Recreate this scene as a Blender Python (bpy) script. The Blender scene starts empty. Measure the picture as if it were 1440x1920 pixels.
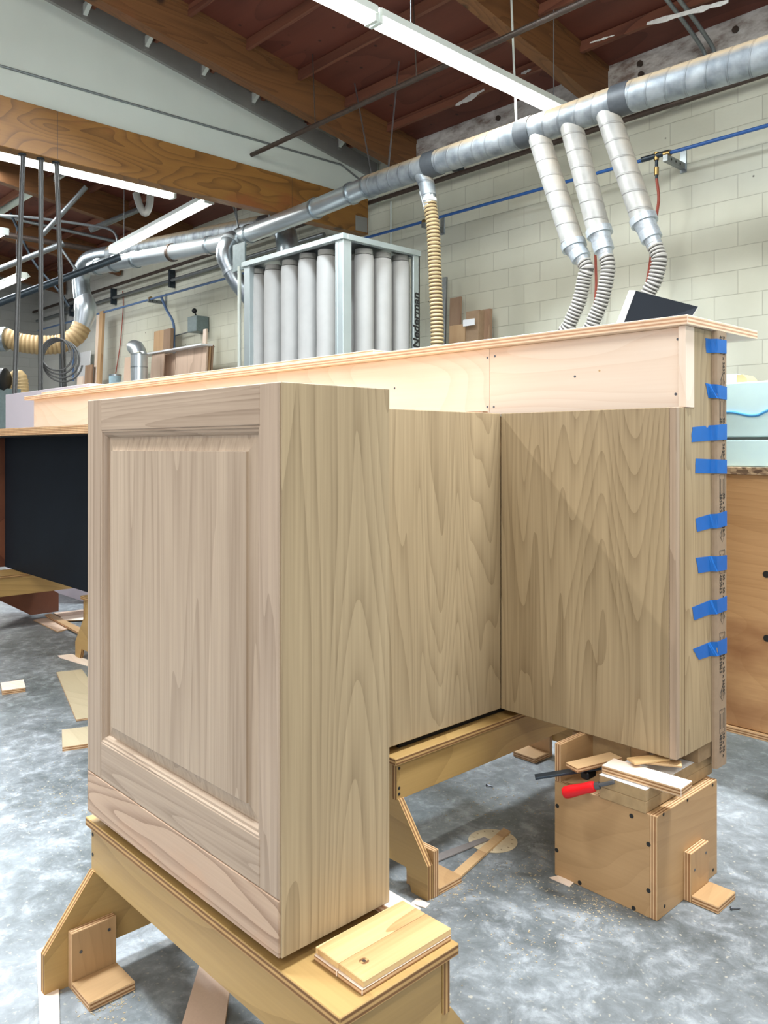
import bpy, bmesh, math, random
from math import sin, cos, pi, radians
from mathutils import Vector, Matrix
random.seed(7)
S = bpy.context.scene
COL = S.collection

# ------------------------------------------------------------------ camera, world, lights, exposure
CAM_H, YAW, FPX, HOR = 1.1, radians(46.66), 1520.0, 838.0
cam_d = bpy.data.cameras.new('camera'); cam = bpy.data.objects.new('camera', cam_d); COL.objects.link(cam)
cam_d.sensor_fit = 'HORIZONTAL'; cam_d.sensor_width = 36.0
cam_d.lens = 36.0 * FPX / 1440.0
cam_d.shift_y = -(960.0 - HOR) / 1440.0
cam_d.clip_start = .02
cam.location = (0, 0, CAM_H); cam.rotation_euler = (pi/2, 0, YAW)
S.camera = cam
S.view_settings.view_transform = 'Standard'; S.view_settings.look = 'None'
S.view_settings.gamma = 1.0; S.view_settings.use_curve_mapping = False
S.view_settings.exposure = 0.0

W = bpy.data.worlds.new('daylight'); S.world = W; W.use_nodes = True
W.node_tree.nodes['Background'].inputs[0].default_value = (.80, .90, 1.0, 1)
W.node_tree.nodes['Background'].inputs[1].default_value = 0.16

def area(name, loc, target, sx, sy, power, color, spread=180):
    d = bpy.data.lights.new(name, 'AREA'); d.shape = 'RECTANGLE'; d.size = sx; d.size_y = sy
    d.energy = power; d.color = color; d.spread = radians(spread)
    o = bpy.data.objects.new(name, d); COL.objects.link(o); o.location = loc
    o.rotation_euler = (Vector(target) - Vector(loc)).to_track_quat('-Z', 'Y').to_euler()
    return o
# area lamps: unseen roll-up door and skylights read from the light, plus added fills
area('door_fill_daylight', (-1.6, -5.8, 2.3), (-1.6, 2.0, 0.9), 4.0, 3.4, 80, (1.0, .93, .98))
area('door_fill_daylight', (2.6, -5.8, 2.2), (0.2, 2.6, 1.1), 3.0, 3.0, 150, (.93, .95, 1.0))  # added fill lamp that brightens the cyan foam and the oak return
area('door_fill_daylight', (-8.0, -5.9, 2.2), (-6.8, 2.4, 1.3), 3.0, 3.0, 80, (.95, .94, 1.0))  # added fill lamp for the white panels behind the counter's far end
area('side_door_daylight', (4.4, 2.4, 1.7), (-1.0, 2.3, 0.2), 3.5, 2.8, 22, (.86, .93, 1.0))
area('skylight_daylight', (-.30, 2.45, 4.9), (-.2, 2.0, 0.0), .8, .8, 420, (.90, .95, 1.0))
area('skylight_daylight', (-4.75, 3.3, 4.75), (-3.2, 1.2, 0.0), .8, .8, 420, (.82, .91, 1.0))
area('skylight_daylight', (-2.5, -.1, 5.0), (-2.35, .45, 0.0), .8, .8, 42, (.82, .91, 1.0), 50)  # narrow beam added for the bright floor pool in front of the desk
area('skylight_daylight', (-12.5, 3.0, 4.9), (-12.5, 3.2, 0.0), 3.0, 1.6, 260, (.92, .96, 1.0))
# unseen fill lamp added to brighten the back wall
area('wall_fill', (1.5, -2.5, 4.6), (-4.0, 6.9, 2.6), 5.0, 1.0, 200, (1.0, .98, .90))

# ------------------------------------------------------------------ measuring helpers
cs, sn = cos(YAW), sin(YAW)
def ratio(px):                       # X/Y along the sight line of a photograph column
    t = (px - 720.0) / FPX
    return (-sn + cs*t), (cs + sn*t)
def on_y(px, py, Y):
    a, b = ratio(px); d = Y / b
    return Vector((a*d, Y, CAM_H + (HOR - py)/FPX*d))
def on_x(px, py, X):
    a, b = ratio(px); d = X / a
    return Vector((X, b*d, CAM_H + (HOR - py)/FPX*d))
def on_z(px, py, Z):
    d = (CAM_H - Z) * FPX / (py - HOR); a, b = ratio(px)
    return Vector((a*d, b*d, Z))
def at_d(px, py, d):
    a, b = ratio(px); return Vector((a*d, b*d, CAM_H + (HOR - py)/FPX*d))

# ------------------------------------------------------------------ materials
MATS = {}
def new_mat(name):
    m = bpy.data.materials.new(name); m.use_nodes = True; MATS[name] = m
    nt = m.node_tree; b = nt.nodes['Principled BSDF']
    return m, nt, b
def N(nt, typ, **kw):
    n = nt.nodes.new(typ)
    for k, v in kw.items():
        if k.startswith('i_'): n.inputs[k[2:].replace('_', ' ')].default_value = v
        else: setattr(n, k, v)
    return n
def rgb(h):
    h = h.lstrip('#'); v = [int(h[i:i+2], 16)/255 for i in (0, 2, 4)]
    return tuple((c/12.92 if c <= .04045 else ((c+.055)/1.055)**2.4) for c in v) + (1,)
def coords(nt, scale=(1, 1, 1), vary=True):
    tc = N(nt, 'ShaderNodeTexCoord'); mp = N(nt, 'ShaderNodeMapping'); mp.inputs['Scale'].default_value = scale
    nt.links.new(tc.outputs['Object'], mp.inputs['Vector'])
    if vary:
        oi = N(nt, 'ShaderNodeObjectInfo'); mul = N(nt, 'ShaderNodeMath', operation='MULTIPLY'); mul.inputs[1].default_value = 37.0
        nt.links.new(oi.outputs['Random'], mul.inputs[0])
        cb = N(nt, 'ShaderNodeCombineXYZ'); 
        for i in range(3): nt.links.new(mul.outputs[0], cb.inputs[i])
        nt.links.new(cb.outputs[0], mp.inputs['Location'])
    return mp
def ramp(nt, src, stops):
    r = N(nt, 'ShaderNodeValToRGB'); e = r.color_ramp.elements
    while len(e) > 1: e.remove(e[-1])
    e[0].position = stops[0][0]; e[0].color = stops[0][1]
    for p, c in stops[1:]:
        x = e.new(p); x.color = c
    nt.links.new(src, r.inputs[0]); return r
def mixc(nt, fac, a, b, mode='MIX'):
    m = N(nt, 'ShaderNodeMix', data_type='RGBA', blend_type=mode)
    for s, v in ((m.inputs[0], fac), (m.inputs[6], a), (m.inputs[7], b)):
        if hasattr(v, 'links') or hasattr(v, 'is_linked'): nt.links.new(v, s)
        else: s.default_value = v
    return m.outputs[2]
def plain(name, col, rough=.6, metal=0.0, noise=0.12, nscale=30, bump=0.0):
    m, nt, b = new_mat(name)
    c = rgb(col) if isinstance(col, str) else col
    mp = coords(nt)
    n = N(nt, 'ShaderNodeTexNoise'); n.inputs['Scale'].default_value = nscale; n.inputs['Detail'].default_value = 5
    nt.links.new(mp.outputs[0], n.inputs['Vector'])
    dk = tuple(x*(1-noise) for x in c[:3]) + (1,); lt = tuple(min(1, x*(1+noise)) for x in c[:3]) + (1,)
    r = ramp(nt, n.outputs[0], [(.3, dk), (.7, lt)])
    nt.links.new(r.outputs[0], b.inputs['Base Color'])
    b.inputs['Roughness'].default_value = rough; b.inputs['Metallic'].default_value = metal
    if bump:
        bp = N(nt, 'ShaderNodeBump'); bp.inputs['Strength'].default_value = bump; bp.inputs['Distance'].default_value = .004
        nt.links.new(n.outputs[0], bp.inputs['Height']); nt.links.new(bp.outputs[0], b.inputs['Normal'])
    return m

def wood(name, light, dark, axis='Z', rings=9.0, freq=3.2, stretch=.16, fibre=.5, contrast=1.0, rough=.55, spots=None, knots=0.0, bump=.08):
    """grain running along one axis: contours of a stretched noise give the cathedral figure, a finer one the pores"""
    m, nt, b = new_mat(name)
    ai = 'XYZ'.index(axis)
    sc = [1.0, 1.0, 1.0]; sc[ai] = stretch
    mp = coords(nt, tuple(s*freq for s in sc))
    n1 = N(nt, 'ShaderNodeTexNoise'); n1.inputs['Scale'].default_value = 1.0; n1.inputs['Detail'].default_value = 1.5
    n1.inputs['Roughness'].default_value = .35; n1.inputs['Distortion'].default_value = .25
    nt.links.new(mp.outputs[0], n1.inputs['Vector'])
    mu = N(nt, 'ShaderNodeMath', operation='MULTIPLY'); mu.inputs[1].default_value = rings; nt.links.new(n1.outputs[0], mu.inputs[0])
    fr = N(nt, 'ShaderNodeMath', operation='PINGPONG'); fr.inputs[1].default_value = .5; nt.links.new(mu.outputs[0], fr.inputs[0])
    m2 = N(nt, 'ShaderNodeMath', operation='MULTIPLY'); m2.inputs[1].default_value = 2.0; nt.links.new(fr.outputs[0], m2.inputs[0])
    fs = [190.0, 190.0, 190.0]; fs[ai] = 3.5
    mp2 = coords(nt, tuple(fs))
    n2 = N(nt, 'ShaderNodeTexNoise'); n2.inputs['Scale'].default_value = 1.0; n2.inputs['Detail'].default_value = 3
    nt.links.new(mp2.outputs[0], n2.inputs['Vector'])
    bs = [14.0, 14.0, 14.0]; bs[ai] = .7
    mp3 = coords(nt, tuple(bs))
    n3 = N(nt, 'ShaderNodeTexNoise'); n3.inputs['Scale'].default_value = 1.0; n3.inputs['Detail'].default_value = 2
    nt.links.new(mp3.outputs[0], n3.inputs['Vector'])
    # value = rings*.45 + fibre + band
    # late wood: thin dark lines where the contour value peaks
    fl_ = N(nt, 'ShaderNodeMath', operation='FRACT'); nt.links.new(mu.outputs[0], fl_.inputs[0])
    pw = N(nt, 'ShaderNodeMath', operation='POWER'); pw.inputs[1].default_value = 2.6; nt.links.new(fl_.outputs[0], pw.inputs[0])
    a0 = N(nt, 'ShaderNodeMath', operation='MULTIPLY_ADD'); a0.inputs[1].default_value = -.40*contrast; a0.inputs[2].default_value = .72 - .5*fibre - .17
    nt.links.new(pw.outputs[0], a0.inputs[0])
    a2 = N(nt, 'ShaderNodeMath', operation='MULTIPLY_ADD'); a2.inputs[1].default_value = fibre
    nt.links.new(n2.outputs[0], a2.inputs[0]); nt.links.new(a0.outputs[0], a2.inputs[2])
    a3 = N(nt, 'ShaderNodeMath', operation='MULTIPLY_ADD'); a3.inputs[1].default_value = .34
    nt.links.new(n3.outputs[0], a3.inputs[0]); nt.links.new(a2.outputs[0], a3.inputs[2])
    r = ramp(nt, a3.outputs[0], [(.22, rgb(dark)), (.6, mixrgb(dark, light, .66)), (.85, rgb(light))])
    out = r.outputs[0]
    if spots:
        sp = [3.0, 3.0, 3.0]; sp[ai] = 1.2
        mp4 = coords(nt, tuple(sp)); n4 = N(nt, 'ShaderNodeTexNoise'); n4.inputs['Scale'].default_value = 1.0; n4.inputs['Detail'].default_value = 6
        nt.links.new(mp4.outputs[0], n4.inputs['Vector'])
        rr = ramp(nt, n4.outputs[0], [(.58, (0, 0, 0, 1)), (.72, (1, 1, 1, 1))])
        out = mixc(nt, rr.outputs[0], out, rgb(spots))
    if knots:
        mpk = coords(nt, (knots, knots, knots)); v = N(nt, 'ShaderNodeTexVoronoi'); v.inputs['Scale'].default_value = 1.0
        nt.links.new(mpk.outputs[0], v.inputs['Vector'])
        rk = ramp(nt, v.outputs['Distance'], [(.05, (1, 1, 1, 1)), (.10, (0, 0, 0, 1))])
        out = mixc(nt, rk.outputs[0], out, mixrgb(dark, '#1a0d08', .6))
    nt.links.new(out, b.inputs['Base Color'])
    b.inputs['Roughness'].default_value = rough
    bp = N(nt, 'ShaderNodeBump'); bp.inputs['Strength'].default_value = bump*.7; bp.inputs['Distance'].default_value = .001
    nt.links.new(a3.outputs[0], bp.inputs['Height']); nt.links.new(bp.outputs[0], b.inputs['Normal'])
    return m
def mixrgb(a, b, t):
    a = rgb(a) if isinstance(a, str) else a; b = rgb(b) if isinstance(b, str) else b
    return tuple(a[i]*(1-t) + b[i]*t for i in range(3)) + (1,)
def ply_edge(name, light, dark, axis, period=.0036):
    m, nt, b = new_mat(name)
    tc = N(nt, 'ShaderNodeTexCoord'); sx = N(nt, 'ShaderNodeSeparateXYZ'); nt.links.new(tc.outputs['Object'], sx.inputs[0])
    mu = N(nt, 'ShaderNodeMath', operation='MULTIPLY'); mu.inputs[1].default_value = 1/period
    nt.links.new(sx.outputs['XYZ'.index(axis)], mu.inputs[0])
    pp = N(nt, 'ShaderNodeMath', operation='PINGPONG'); pp.inputs[1].default_value = 1.0; nt.links.new(mu.outputs[0], pp.inputs[0])
    r = ramp(nt, pp.outputs[0], [(.30, rgb(light)), (.5, mixrgb(light, dark, .5)), (.72, rgb(dark))])
    mp = coords(nt, (25, 25, 25)); n = N(nt, 'ShaderNodeTexNoise'); n.inputs['Scale'].default_value = 1; nt.links.new(mp.outputs[0], n.inputs['Vector'])
    rn = ramp(nt, n.outputs[0], [(.35, (.86, .86, .86, 1)), (.6, (1, 1, 1, 1))])
    nt.links.new(mixc(nt, 1.0, r.outputs[0], rn.outputs[0], 'MULTIPLY'), b.inputs['Base Color']); b.inputs['Roughness'].default_value = .7
    return m

# oak veneers
for ax in 'XYZ':
    wood('oak_'+ax, '#b29e7d', '#79664a', ax, rings=24, freq=6.5, stretch=.085, fibre=.55, contrast=.62, rough=.5)
    wood('oak_solid_'+ax, '#b5a08a', '#7c6753', ax, rings=16, freq=10, stretch=.035, fibre=.6, contrast=.6, rough=.5)
    wood('birch_'+ax, '#b8956a', '#8e6c45', ax, rings=22, freq=2.6, stretch=.28, fibre=.22, contrast=.32, rough=.5, bump=.03)
    wood('old_ply_'+ax, '#b9985f', '#86683c', ax, rings=16, freq=2.2, stretch=.25, fibre=.25, contrast=.5, rough=.45, spots='#a77b49')
    wood('pale_ply_'+ax, '#f3e3d2', '#dabba0', ax, rings=26, freq=2.4, stretch=.22, fibre=.14, contrast=.38, rough=.5, bump=.03)
    wood('pine_'+ax, '#e6c790', '#a8794a', ax, rings=9, freq=6, stretch=.12, fibre=.3, contrast=.9, rough=.4)
    ply_edge('ply_edge_'+ax, '#d9b68c', '#96693f', ax)
    ply_edge('pale_edge_'+ax, '#f0d6b8', '#c79a78', ax, .0045)
    ply_edge('old_edge_'+ax, '#c39d66', '#7a5530', ax, .0045)
wood('dusty_ply', '#b9ab8e', '#988a6c', 'X', rings=14, freq=2.4, stretch=.25, fibre=.2, contrast=.4)
wood('oak_panel', '#b8a48d', '#806b56', 'Z', rings=15, freq=8, stretch=.04, fibre=.62, contrast=.5, rough=.5)
wood('oak_plinth', '#c4a88e', '#866850', 'X', rings=18, freq=7, stretch=.16, fibre=.3, contrast=1.0, rough=.5, spots='#d09c74')
wood('beam_wood', '#96692f', '#5f3d18', 'Y', rings=15, freq=2.8, stretch=.3, fibre=.25, contrast=.9, rough=.55, knots=1.3, spots='#8a5228')
wood('rafter_wood', '#7d5430', '#4d2f18', 'Y', rings=10, freq=5, stretch=.08, fibre=.3, contrast=.7, rough=.6, knots=1.6, spots='#7a4c2c')
wood('joist_wood', '#7d4d38', '#4e2a1e', 'X', rings=7, freq=3, stretch=.1, fibre=.3, rough=.7)
wood('deck_wood', '#6b3829', '#4a2218', 'X', rings=7, freq=1.6, stretch=.35, fibre=.2, contrast=.8, rough=.6, knots=4.5)
wood('bench_ply', '#d3a878', '#a67a4a', 'X', rings=22, freq=2.4, stretch=.4, fibre=.3, contrast=.35, rough=.45, spots='#8c5a38')
wood('red_brown_ply', '#7a4a34', '#5a3022', 'X', rings=4, freq=2.0, stretch=.3, fibre=.2, rough=.5)
wood('walnut_board', '#a98c72', '#8a6c55', 'Z', rings=5, freq=3, stretch=.1, fibre=.4, rough=.6)
wood('board_tan', '#c9a77f', '#a98258', 'Z', rings=4, freq=3, stretch=.1, fibre=.3, rough=.6)
wood('reddish_board', '#d8bda6', '#b89c86', 'Z', rings=4, freq=3, stretch=.1, fibre=.3, rough=.6)
wood('strip_wood', '#d3b183', '#a8835a', 'X', rings=4, freq=4, stretch=.1, fibre=.3, rough=.6)
plain('mdf', '#a68c66', .8, nscale=60, noise=.1)
plain('mdf_dark', '#8a7355', .8, nscale=60, noise=.1)
plain('white_laminate', '#f1f3f5', .3, noise=.02)
plain('wrap_white', '#f5ecf4', .35, noise=.02, nscale=3)
plain('black_panel', '#10171f', .6, noise=.12, nscale=4)
plain('black_plastic', '#101215', .45)
plain('gap_shade', '#0b0a09', .8)
plain('cardboard', '#98836c', .85, noise=.06, nscale=60)
plain('cardboard_box', '#9c8368', .85, noise=.08)
plain('ink', '#20201f', .7)
plain('blue_tape', '#0a63b5', .55, noise=.06)
plain('cyan_foam', '#d9fbff', .6, noise=.02)
plain('blue_line', '#4f9fdc', .5)
plain('white_paint', '#d3dbd3', .6, noise=.03, nscale=2)
plain('grey_paint', '#8d8d88', .6, noise=.08, nscale=5)
plain('galv', '#aab4ba', .32, .9, noise=.16, nscale=14)
plain('galv_bright', '#cdd6da', .2, .95, noise=.06, nscale=8)
plain('galv_frame', '#b7c2c2', .42, .55, noise=.06, nscale=4)
plain('conduit', '#858a8b', .4, .6, noise=.1)
plain('dark_pipe', '#4c4038', .5, .4, noise=.2)
plain('dark_steel', '#38424a', .4, .6)
plain('brass', '#a58a55', .35, .8)
plain('blue_pipe', '#2c5c9f', .4, noise=.05)
plain('faded_blue_pipe', '#5f7da8', .4, noise=.05)
plain('red_rubber', '#9c4634', .5)
plain('red_handle', '#d8101c', .28, noise=.05)
plain('bag_cloth', '#a8a8a5', .9, noise=.05, nscale=6)
plain('cream_hose', '#c4aa7b', .55, noise=.08)
plain('grey_hose', '#b4b2ac', .5, noise=.05)
plain('cord_dark', '#3d3d3b', .5)
plain('black_tape', '#4b5054', .5)
plain('foil_tape', '#b9c1c6', .4, .5, noise=.15, nscale=50)
plain('box_grey', '#6f7f80', .45)
plain('screw_metal', '#6c6f74', .35, .8)
plain('paper_disc', '#cfc0a0', .8, noise=.12)
plain('sawdust', '#b5a588', .9)
plain('paint_flake', '#c9c9c4', .8, noise=.15)
plain('cylinder_blue', '#a9c8d4', .4)
plain('grey_scrap', '#857f7c', .7)
plain('wall_grey', '#a9a9a2', .8, noise=.05, nscale=1.5)

def spiral_duct(name='spiral_duct', ca='#7d858a', cb_='#a9b0b3', metal=.5):
    m, nt, b = new_mat(name)
    uv = N(nt, 'ShaderNodeTexCoord'); sx = N(nt, 'ShaderNodeSeparateXYZ'); nt.links.new(uv.outputs['UV'], sx.inputs[0])
    a = N(nt, 'ShaderNodeMath', operation='MULTIPLY_ADD'); a.inputs[1].default_value = 7.0
    nt.links.new(sx.outputs[1], a.inputs[0]); nt.links.new(sx.outputs[0], a.inputs[2])
    f = N(nt, 'ShaderNodeMath', operation='FRACT'); nt.links.new(a.outputs[0], f.inputs[0])
    r = ramp(nt, f.outputs[0], [(0, (0, 0, 0, 1)), (.03, (1, 1, 1, 1)), (.09, (1, 1, 1, 1)), (.12, (0, 0, 0, 1))])
    n = N(nt, 'ShaderNodeTexNoise'); n.inputs['Scale'].default_value = 9; n.inputs['Detail'].default_value = 8
    nt.links.new(uv.outputs['Object'], n.inputs['Vector'])
    base = ramp(nt, n.outputs[0], [(.35, rgb(ca)), (.65, rgb(cb_))])
    # settled wood dust lies on the upward faces
    g = N(nt, 'ShaderNodeNewGeometry'); sg = N(nt, 'ShaderNodeSeparateXYZ'); nt.links.new(g.outputs['Normal'], sg.inputs[0])
    ad = N(nt, 'ShaderNodeMath', operation='MULTIPLY_ADD'); ad.inputs[1].default_value = .35; nt.links.new(n.outputs[0], ad.inputs[0]); nt.links.new(sg.outputs[2], ad.inputs[2])
    dr = ramp(nt, ad.outputs[0], [(.35, (0, 0, 0, 1)), (.75, (1, 1, 1, 1))])
    sd_ = N(nt, 'ShaderNodeMath', operation='MULTIPLY'); sd_.inputs[1].default_value = .2; nt.links.new(r.outputs[0], sd_.inputs[0])
    nt.links.new(mixc(nt, sd_.outputs[0], mixc(nt, dr.outputs[0], base.outputs[0], rgb('#b9a78a')), rgb('#5d5f60')), b.inputs['Base Color'])
    inv = N(nt, 'ShaderNodeMath', operation='MULTIPLY_ADD'); inv.inputs[1].default_value = -metal; inv.inputs[2].default_value = metal
    nt.links.new(dr.outputs[0], inv.inputs[0]); nt.links.new(inv.outputs[0], b.inputs['Metallic'])
    b.inputs['Roughness'].default_value = .5
    bp = N(nt, 'ShaderNodeBump'); bp.inputs['Strength'].default_value = .9; bp.inputs['Distance'].default_value = .006
    nt.links.new(r.outputs[0], bp.inputs['Height']); nt.links.new(bp.outputs[0], b.inputs['Normal'])
spiral_duct(); spiral_duct('dusty_drop', '#a0a09b', '#b3b3ae', .25)
plain('galv_bright', '#cdd6da', .3, .75, noise=.05, nscale=5)

def ribbed(name, light, dark, pitch):
    m, nt, b = new_mat(name)
    uv = N(nt, 'ShaderNodeTexCoord'); sx = N(nt, 'ShaderNodeSeparateXYZ'); nt.links.new(uv.outputs['UV'], sx.inputs[0])
    a = N(nt, 'ShaderNodeMath', operation='MULTIPLY'); a.inputs[1].default_value = 2.0/pitch; nt.links.new(sx.outputs[1], a.inputs[0])
    p = N(nt, 'ShaderNodeMath', operation='PINGPONG'); p.inputs[1].default_value = 1.0; nt.links.new(a.outputs[0], p.inputs[0])
    r = ramp(nt, p.outputs[0], [(.45, rgb(light)), (.72, rgb(dark))])
    nt.links.new(r.outputs[0], b.inputs['Base Color']); b.inputs['Roughness'].default_value = .5
ribbed('cream_ribs', '#bda97f', '#5f4a30', .034); ribbed('grey_ribs', '#b9b6ae', '#4f4c48', .026); ribbed('cream_fine', '#bea274', '#a98c60', .06)

def block_wall(name, axis='X', c1='#dcddcb', c2='#d4d5c3', light_and_dirt=True):
    m, nt, b = new_mat(name)
    tc = N(nt, 'ShaderNodeTexCoord'); sx = N(nt, 'ShaderNodeSeparateXYZ'); nt.links.new(tc.outputs['Object'], sx.inputs[0])
    cb = N(nt, 'ShaderNodeCombineXYZ'); nt.links.new(sx.outputs['XYZ'.index(axis)], cb.inputs[0]); nt.links.new(sx.outputs[2], cb.inputs[1])
    br = N(nt, 'ShaderNodeTexBrick'); br.offset = .5; nt.links.new(cb.outputs[0], br.inputs['Vector'])
    br.inputs['Scale'].default_value = 1.0; br.inputs['Brick Width'].default_value = .406; br.inputs['Row Height'].default_value = .203
    br.inputs['Mortar Size'].default_value = .0035; br.inputs['Mortar Smooth'].default_value = .4; br.inputs['Bias'].default_value = 0
    br.inputs['Color1'].default_value = rgb(c1); br.inputs['Color2'].default_value = rgb(c2); br.inputs['Mortar'].default_value = mixrgb(c2, '#8d877a', .28)
    n = N(nt, 'ShaderNodeTexNoise'); n.inputs['Scale'].default_value = 1.1; n.inputs['Detail'].default_value = 7; nt.links.new(tc.outputs['Object'], n.inputs['Vector'])
    rr = ramp(nt, n.outputs[0], [(.3, (.86, .85, .82, 1)), (.62, (1, 1, 1, 1))])
    n2 = N(nt, 'ShaderNodeTexNoise'); n2.inputs['Scale'].default_value = 45; n2.inputs['Detail'].default_value = 5; nt.links.new(tc.outputs['Object'], n2.inputs['Vector'])
    col = mixc(nt, 1.0, br.outputs['Color'], rr.outputs[0], 'MULTIPLY')
    if light_and_dirt:
        # light along the wall put into its colour: cream end to whiter end
        mr = N(nt, 'ShaderNodeMapRange'); mr.inputs[1].default_value = -9.5; mr.inputs[2].default_value = -6.5; nt.links.new(sx.outputs[0], mr.inputs[0])
        col = mixc(nt, mr.outputs[0], mixc(nt, .6, col, rgb('#e3e3e4')), col)
        v = N(nt, 'ShaderNodeTexVoronoi'); v.inputs['Scale'].default_value = 2.3; nt.links.new(tc.outputs['Object'], v.inputs['Vector'])
        rv = ramp(nt, v.outputs['Distance'], [(.018, (1, 1, 1, 1)), (.03, (0, 0, 0, 1))])
        col = mixc(nt, rv.outputs[0], col, rgb('#5b554c'))
    nt.links.new(col, b.inputs['Base Color']); b.inputs['Roughness'].default_value = .75
    h = N(nt, 'ShaderNodeMath', operation='MULTIPLY_ADD'); h.inputs[1].default_value = -1.0
    nt.links.new(br.outputs['Fac'], h.inputs[0])
    h2 = N(nt, 'ShaderNodeMath', operation='MULTIPLY'); h2.inputs[1].default_value = .25; nt.links.new(n2.outputs[0], h2.inputs[0]); nt.links.new(h2.outputs[0], h.inputs[2])
    bp = N(nt, 'ShaderNodeBump'); bp.inputs['Strength'].default_value = .7; bp.inputs['Distance'].default_value = .006
    nt.links.new(h.outputs[0], bp.inputs['Height']); nt.links.new(bp.outputs[0], b.inputs['Normal'])
block_wall('block_wall'); block_wall('block_wall_side', 'Y', '#b9bab4', '#aeb0ab', False)

def ledger_mat():
    m, nt, b = new_mat('ledger_paint')
    mp = coords(nt, (1.3, 1.3, 3)); n = N(nt, 'ShaderNodeTexNoise'); n.inputs['Scale'].default_value = 2.2; n.inputs['Detail'].default_value = 9; n.inputs['Roughness'].default_value = .7
    nt.links.new(mp.outputs[0], n.inputs['Vector'])
    r = ramp(nt, n.outputs[0], [(.36, rgb('#7d6c62')), (.47, rgb('#b0aaa3')), (.6, rgb('#cfccc6'))])
    nt.links.new(r.outputs[0], b.inputs['Base Color']); b.inputs['Roughness'].default_value = .8
ledger_mat()

def concrete():
    m, nt, b = new_mat('concrete')
    tc = N(nt, 'ShaderNodeTexCoord')
    n1 = N(nt, 'ShaderNodeTexNoise'); n1.inputs['Scale'].default_value = 1.6; n1.inputs['Detail'].default_value = 9; n1.inputs['Roughness'].default_value = .62; n1.inputs['Distortion'].default_value = .6
    n2 = N(nt, 'ShaderNodeTexNoise'); n2.inputs['Scale'].default_value = 15; n2.inputs['Detail'].default_value = 12; n2.inputs['Roughness'].default_value = .7; n2.inputs['Distortion'].default_value = .4
    n3 = N(nt, 'ShaderNodeTexNoise'); n3.inputs['Scale'].default_value = 90; n3.inputs['Detail'].default_value = 4
    for n in (n1, n2, n3): nt.links.new(tc.outputs['Object'], n.inputs['Vector'])
    r1 = ramp(nt, n1.outputs[0], [(.34, rgb('#4f5556')), (.52, rgb('#767c7f')), (.72, rgb('#a3a9ad'))])
    r2 = ramp(nt, n2.outputs[0], [(.38, rgb('#4a4f4e')), (.52, rgb('#767c7e')), (.68, rgb('#bcc2c6'))])
    c = mixc(nt, .5, r1.outputs[0], r2.outputs[0])
    r3 = ramp(nt, n3.outputs[0], [(.62, (0, 0, 0, 1)), (.72, (.5, .5, .5, 1))])
    c = mixc(nt, r3.outputs[0], c, rgb('#c8bfa8'))
    v = N(nt, 'ShaderNodeTexVoronoi'); v.feature = 'DISTANCE_TO_EDGE'; v.inputs['Scale'].default_value = .55
    wn = N(nt, 'ShaderNodeVectorMath', operation='MULTIPLY_ADD'); wn.inputs[1].default_value = (.25, .25, .25)
    nt.links.new(n2.outputs['Color'], wn.inputs[0]); nt.links.new(tc.outputs['Object'], wn.inputs[2]); nt.links.new(wn.outputs[0], v.inputs['Vector'])
    rv = ramp(nt, v.outputs[0], [(.0015, (1, 1, 1, 1)), (.004, (0, 0, 0, 1))])
    c = mixc(nt, rv.outputs[0], c, rgb('#5d6162'))
    nt.links.new(c, b.inputs['Base Color'])
    rr = ramp(nt, n1.outputs[0], [(.3, (.34, .34, .34, 1)), (.7, (.55, .55, .55, 1))]); nt.links.new(rr.outputs[0], b.inputs['Roughness'])
    bp = N(nt, 'ShaderNodeBump'); bp.inputs['Strength'].default_value = .25; bp.inputs['Distance'].default_value = .004
    nt.links.new(n2.outputs[0], bp.inputs['Height']); nt.links.new(bp.outputs[0], b.inputs['Normal'])
concrete()

MATS['black_panel'].node_tree.nodes['Principled BSDF'].inputs['Specular IOR Level'].default_value = .2

def particle():
    m, nt, b = new_mat('particle_board')
    mp = coords(nt, (70, 70, 140)); v = N(nt, 'ShaderNodeTexVoronoi'); v.inputs['Scale'].default_value = 1; nt.links.new(mp.outputs[0], v.inputs['Vector'])
    r = ramp(nt, v.outputs['Color'], [(.2, rgb('#5f4a38')), (.5, rgb('#8d745a')), (.8, rgb('#b9a07f'))])
    nt.links.new(r.outputs[0], b.inputs['Base Color']); b.inputs['Roughness'].default_value = .85
particle()

def tube_light():
    m, nt, b = new_mat('lit_tube')
    b.inputs['Base Color'].default_value = (1, 1, 1, 1)
    b.inputs['Emission Color'].default_value = (1, 1, .98, 1); b.inputs['Emission Strength'].default_value = 6.0
tube_light()

# ------------------------------------------------------------------ object helpers
def tag(o, label=None, cat=None, group=None, kind=None):
    if label: o['label'] = label
    if cat: o['category'] = cat
    if group: o['group'] = group
    if kind: o['kind'] = kind
    return o
def root(name, label, cat, loc=(0, 0, 0), rz=0.0, group=None):
    o = bpy.data.objects.new(name, None); COL.objects.link(o); o.location = loc; o.rotation_euler = (0, 0, rz)
    o.empty_display_size = .1
    return tag(o, label, cat, group)
def link(name, bm, mats, parent=None, loc=(0, 0, 0), rot=(0, 0, 0), smooth=False):
    me = bpy.data.meshes.new(name)
    if not isinstance(mats, (list, tuple)): mats = [mats]
    for m in mats: me.materials.append(MATS[m] if isinstance(m, str) else m)
    bmesh.ops.recalc_face_normals(bm, faces=bm.faces)
    bm.to_mesh(me); bm.free()
    if smooth:
        for p in me.polygons: p.use_smooth = True
        try: me.set_sharp_from_angle(angle=radians(40))
        except Exception: pass
    o = bpy.data.objects.new(name, me); COL.objects.link(o)
    o.location = loc; o.rotation_euler = rot
    if parent: o.parent = parent
    return o
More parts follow.
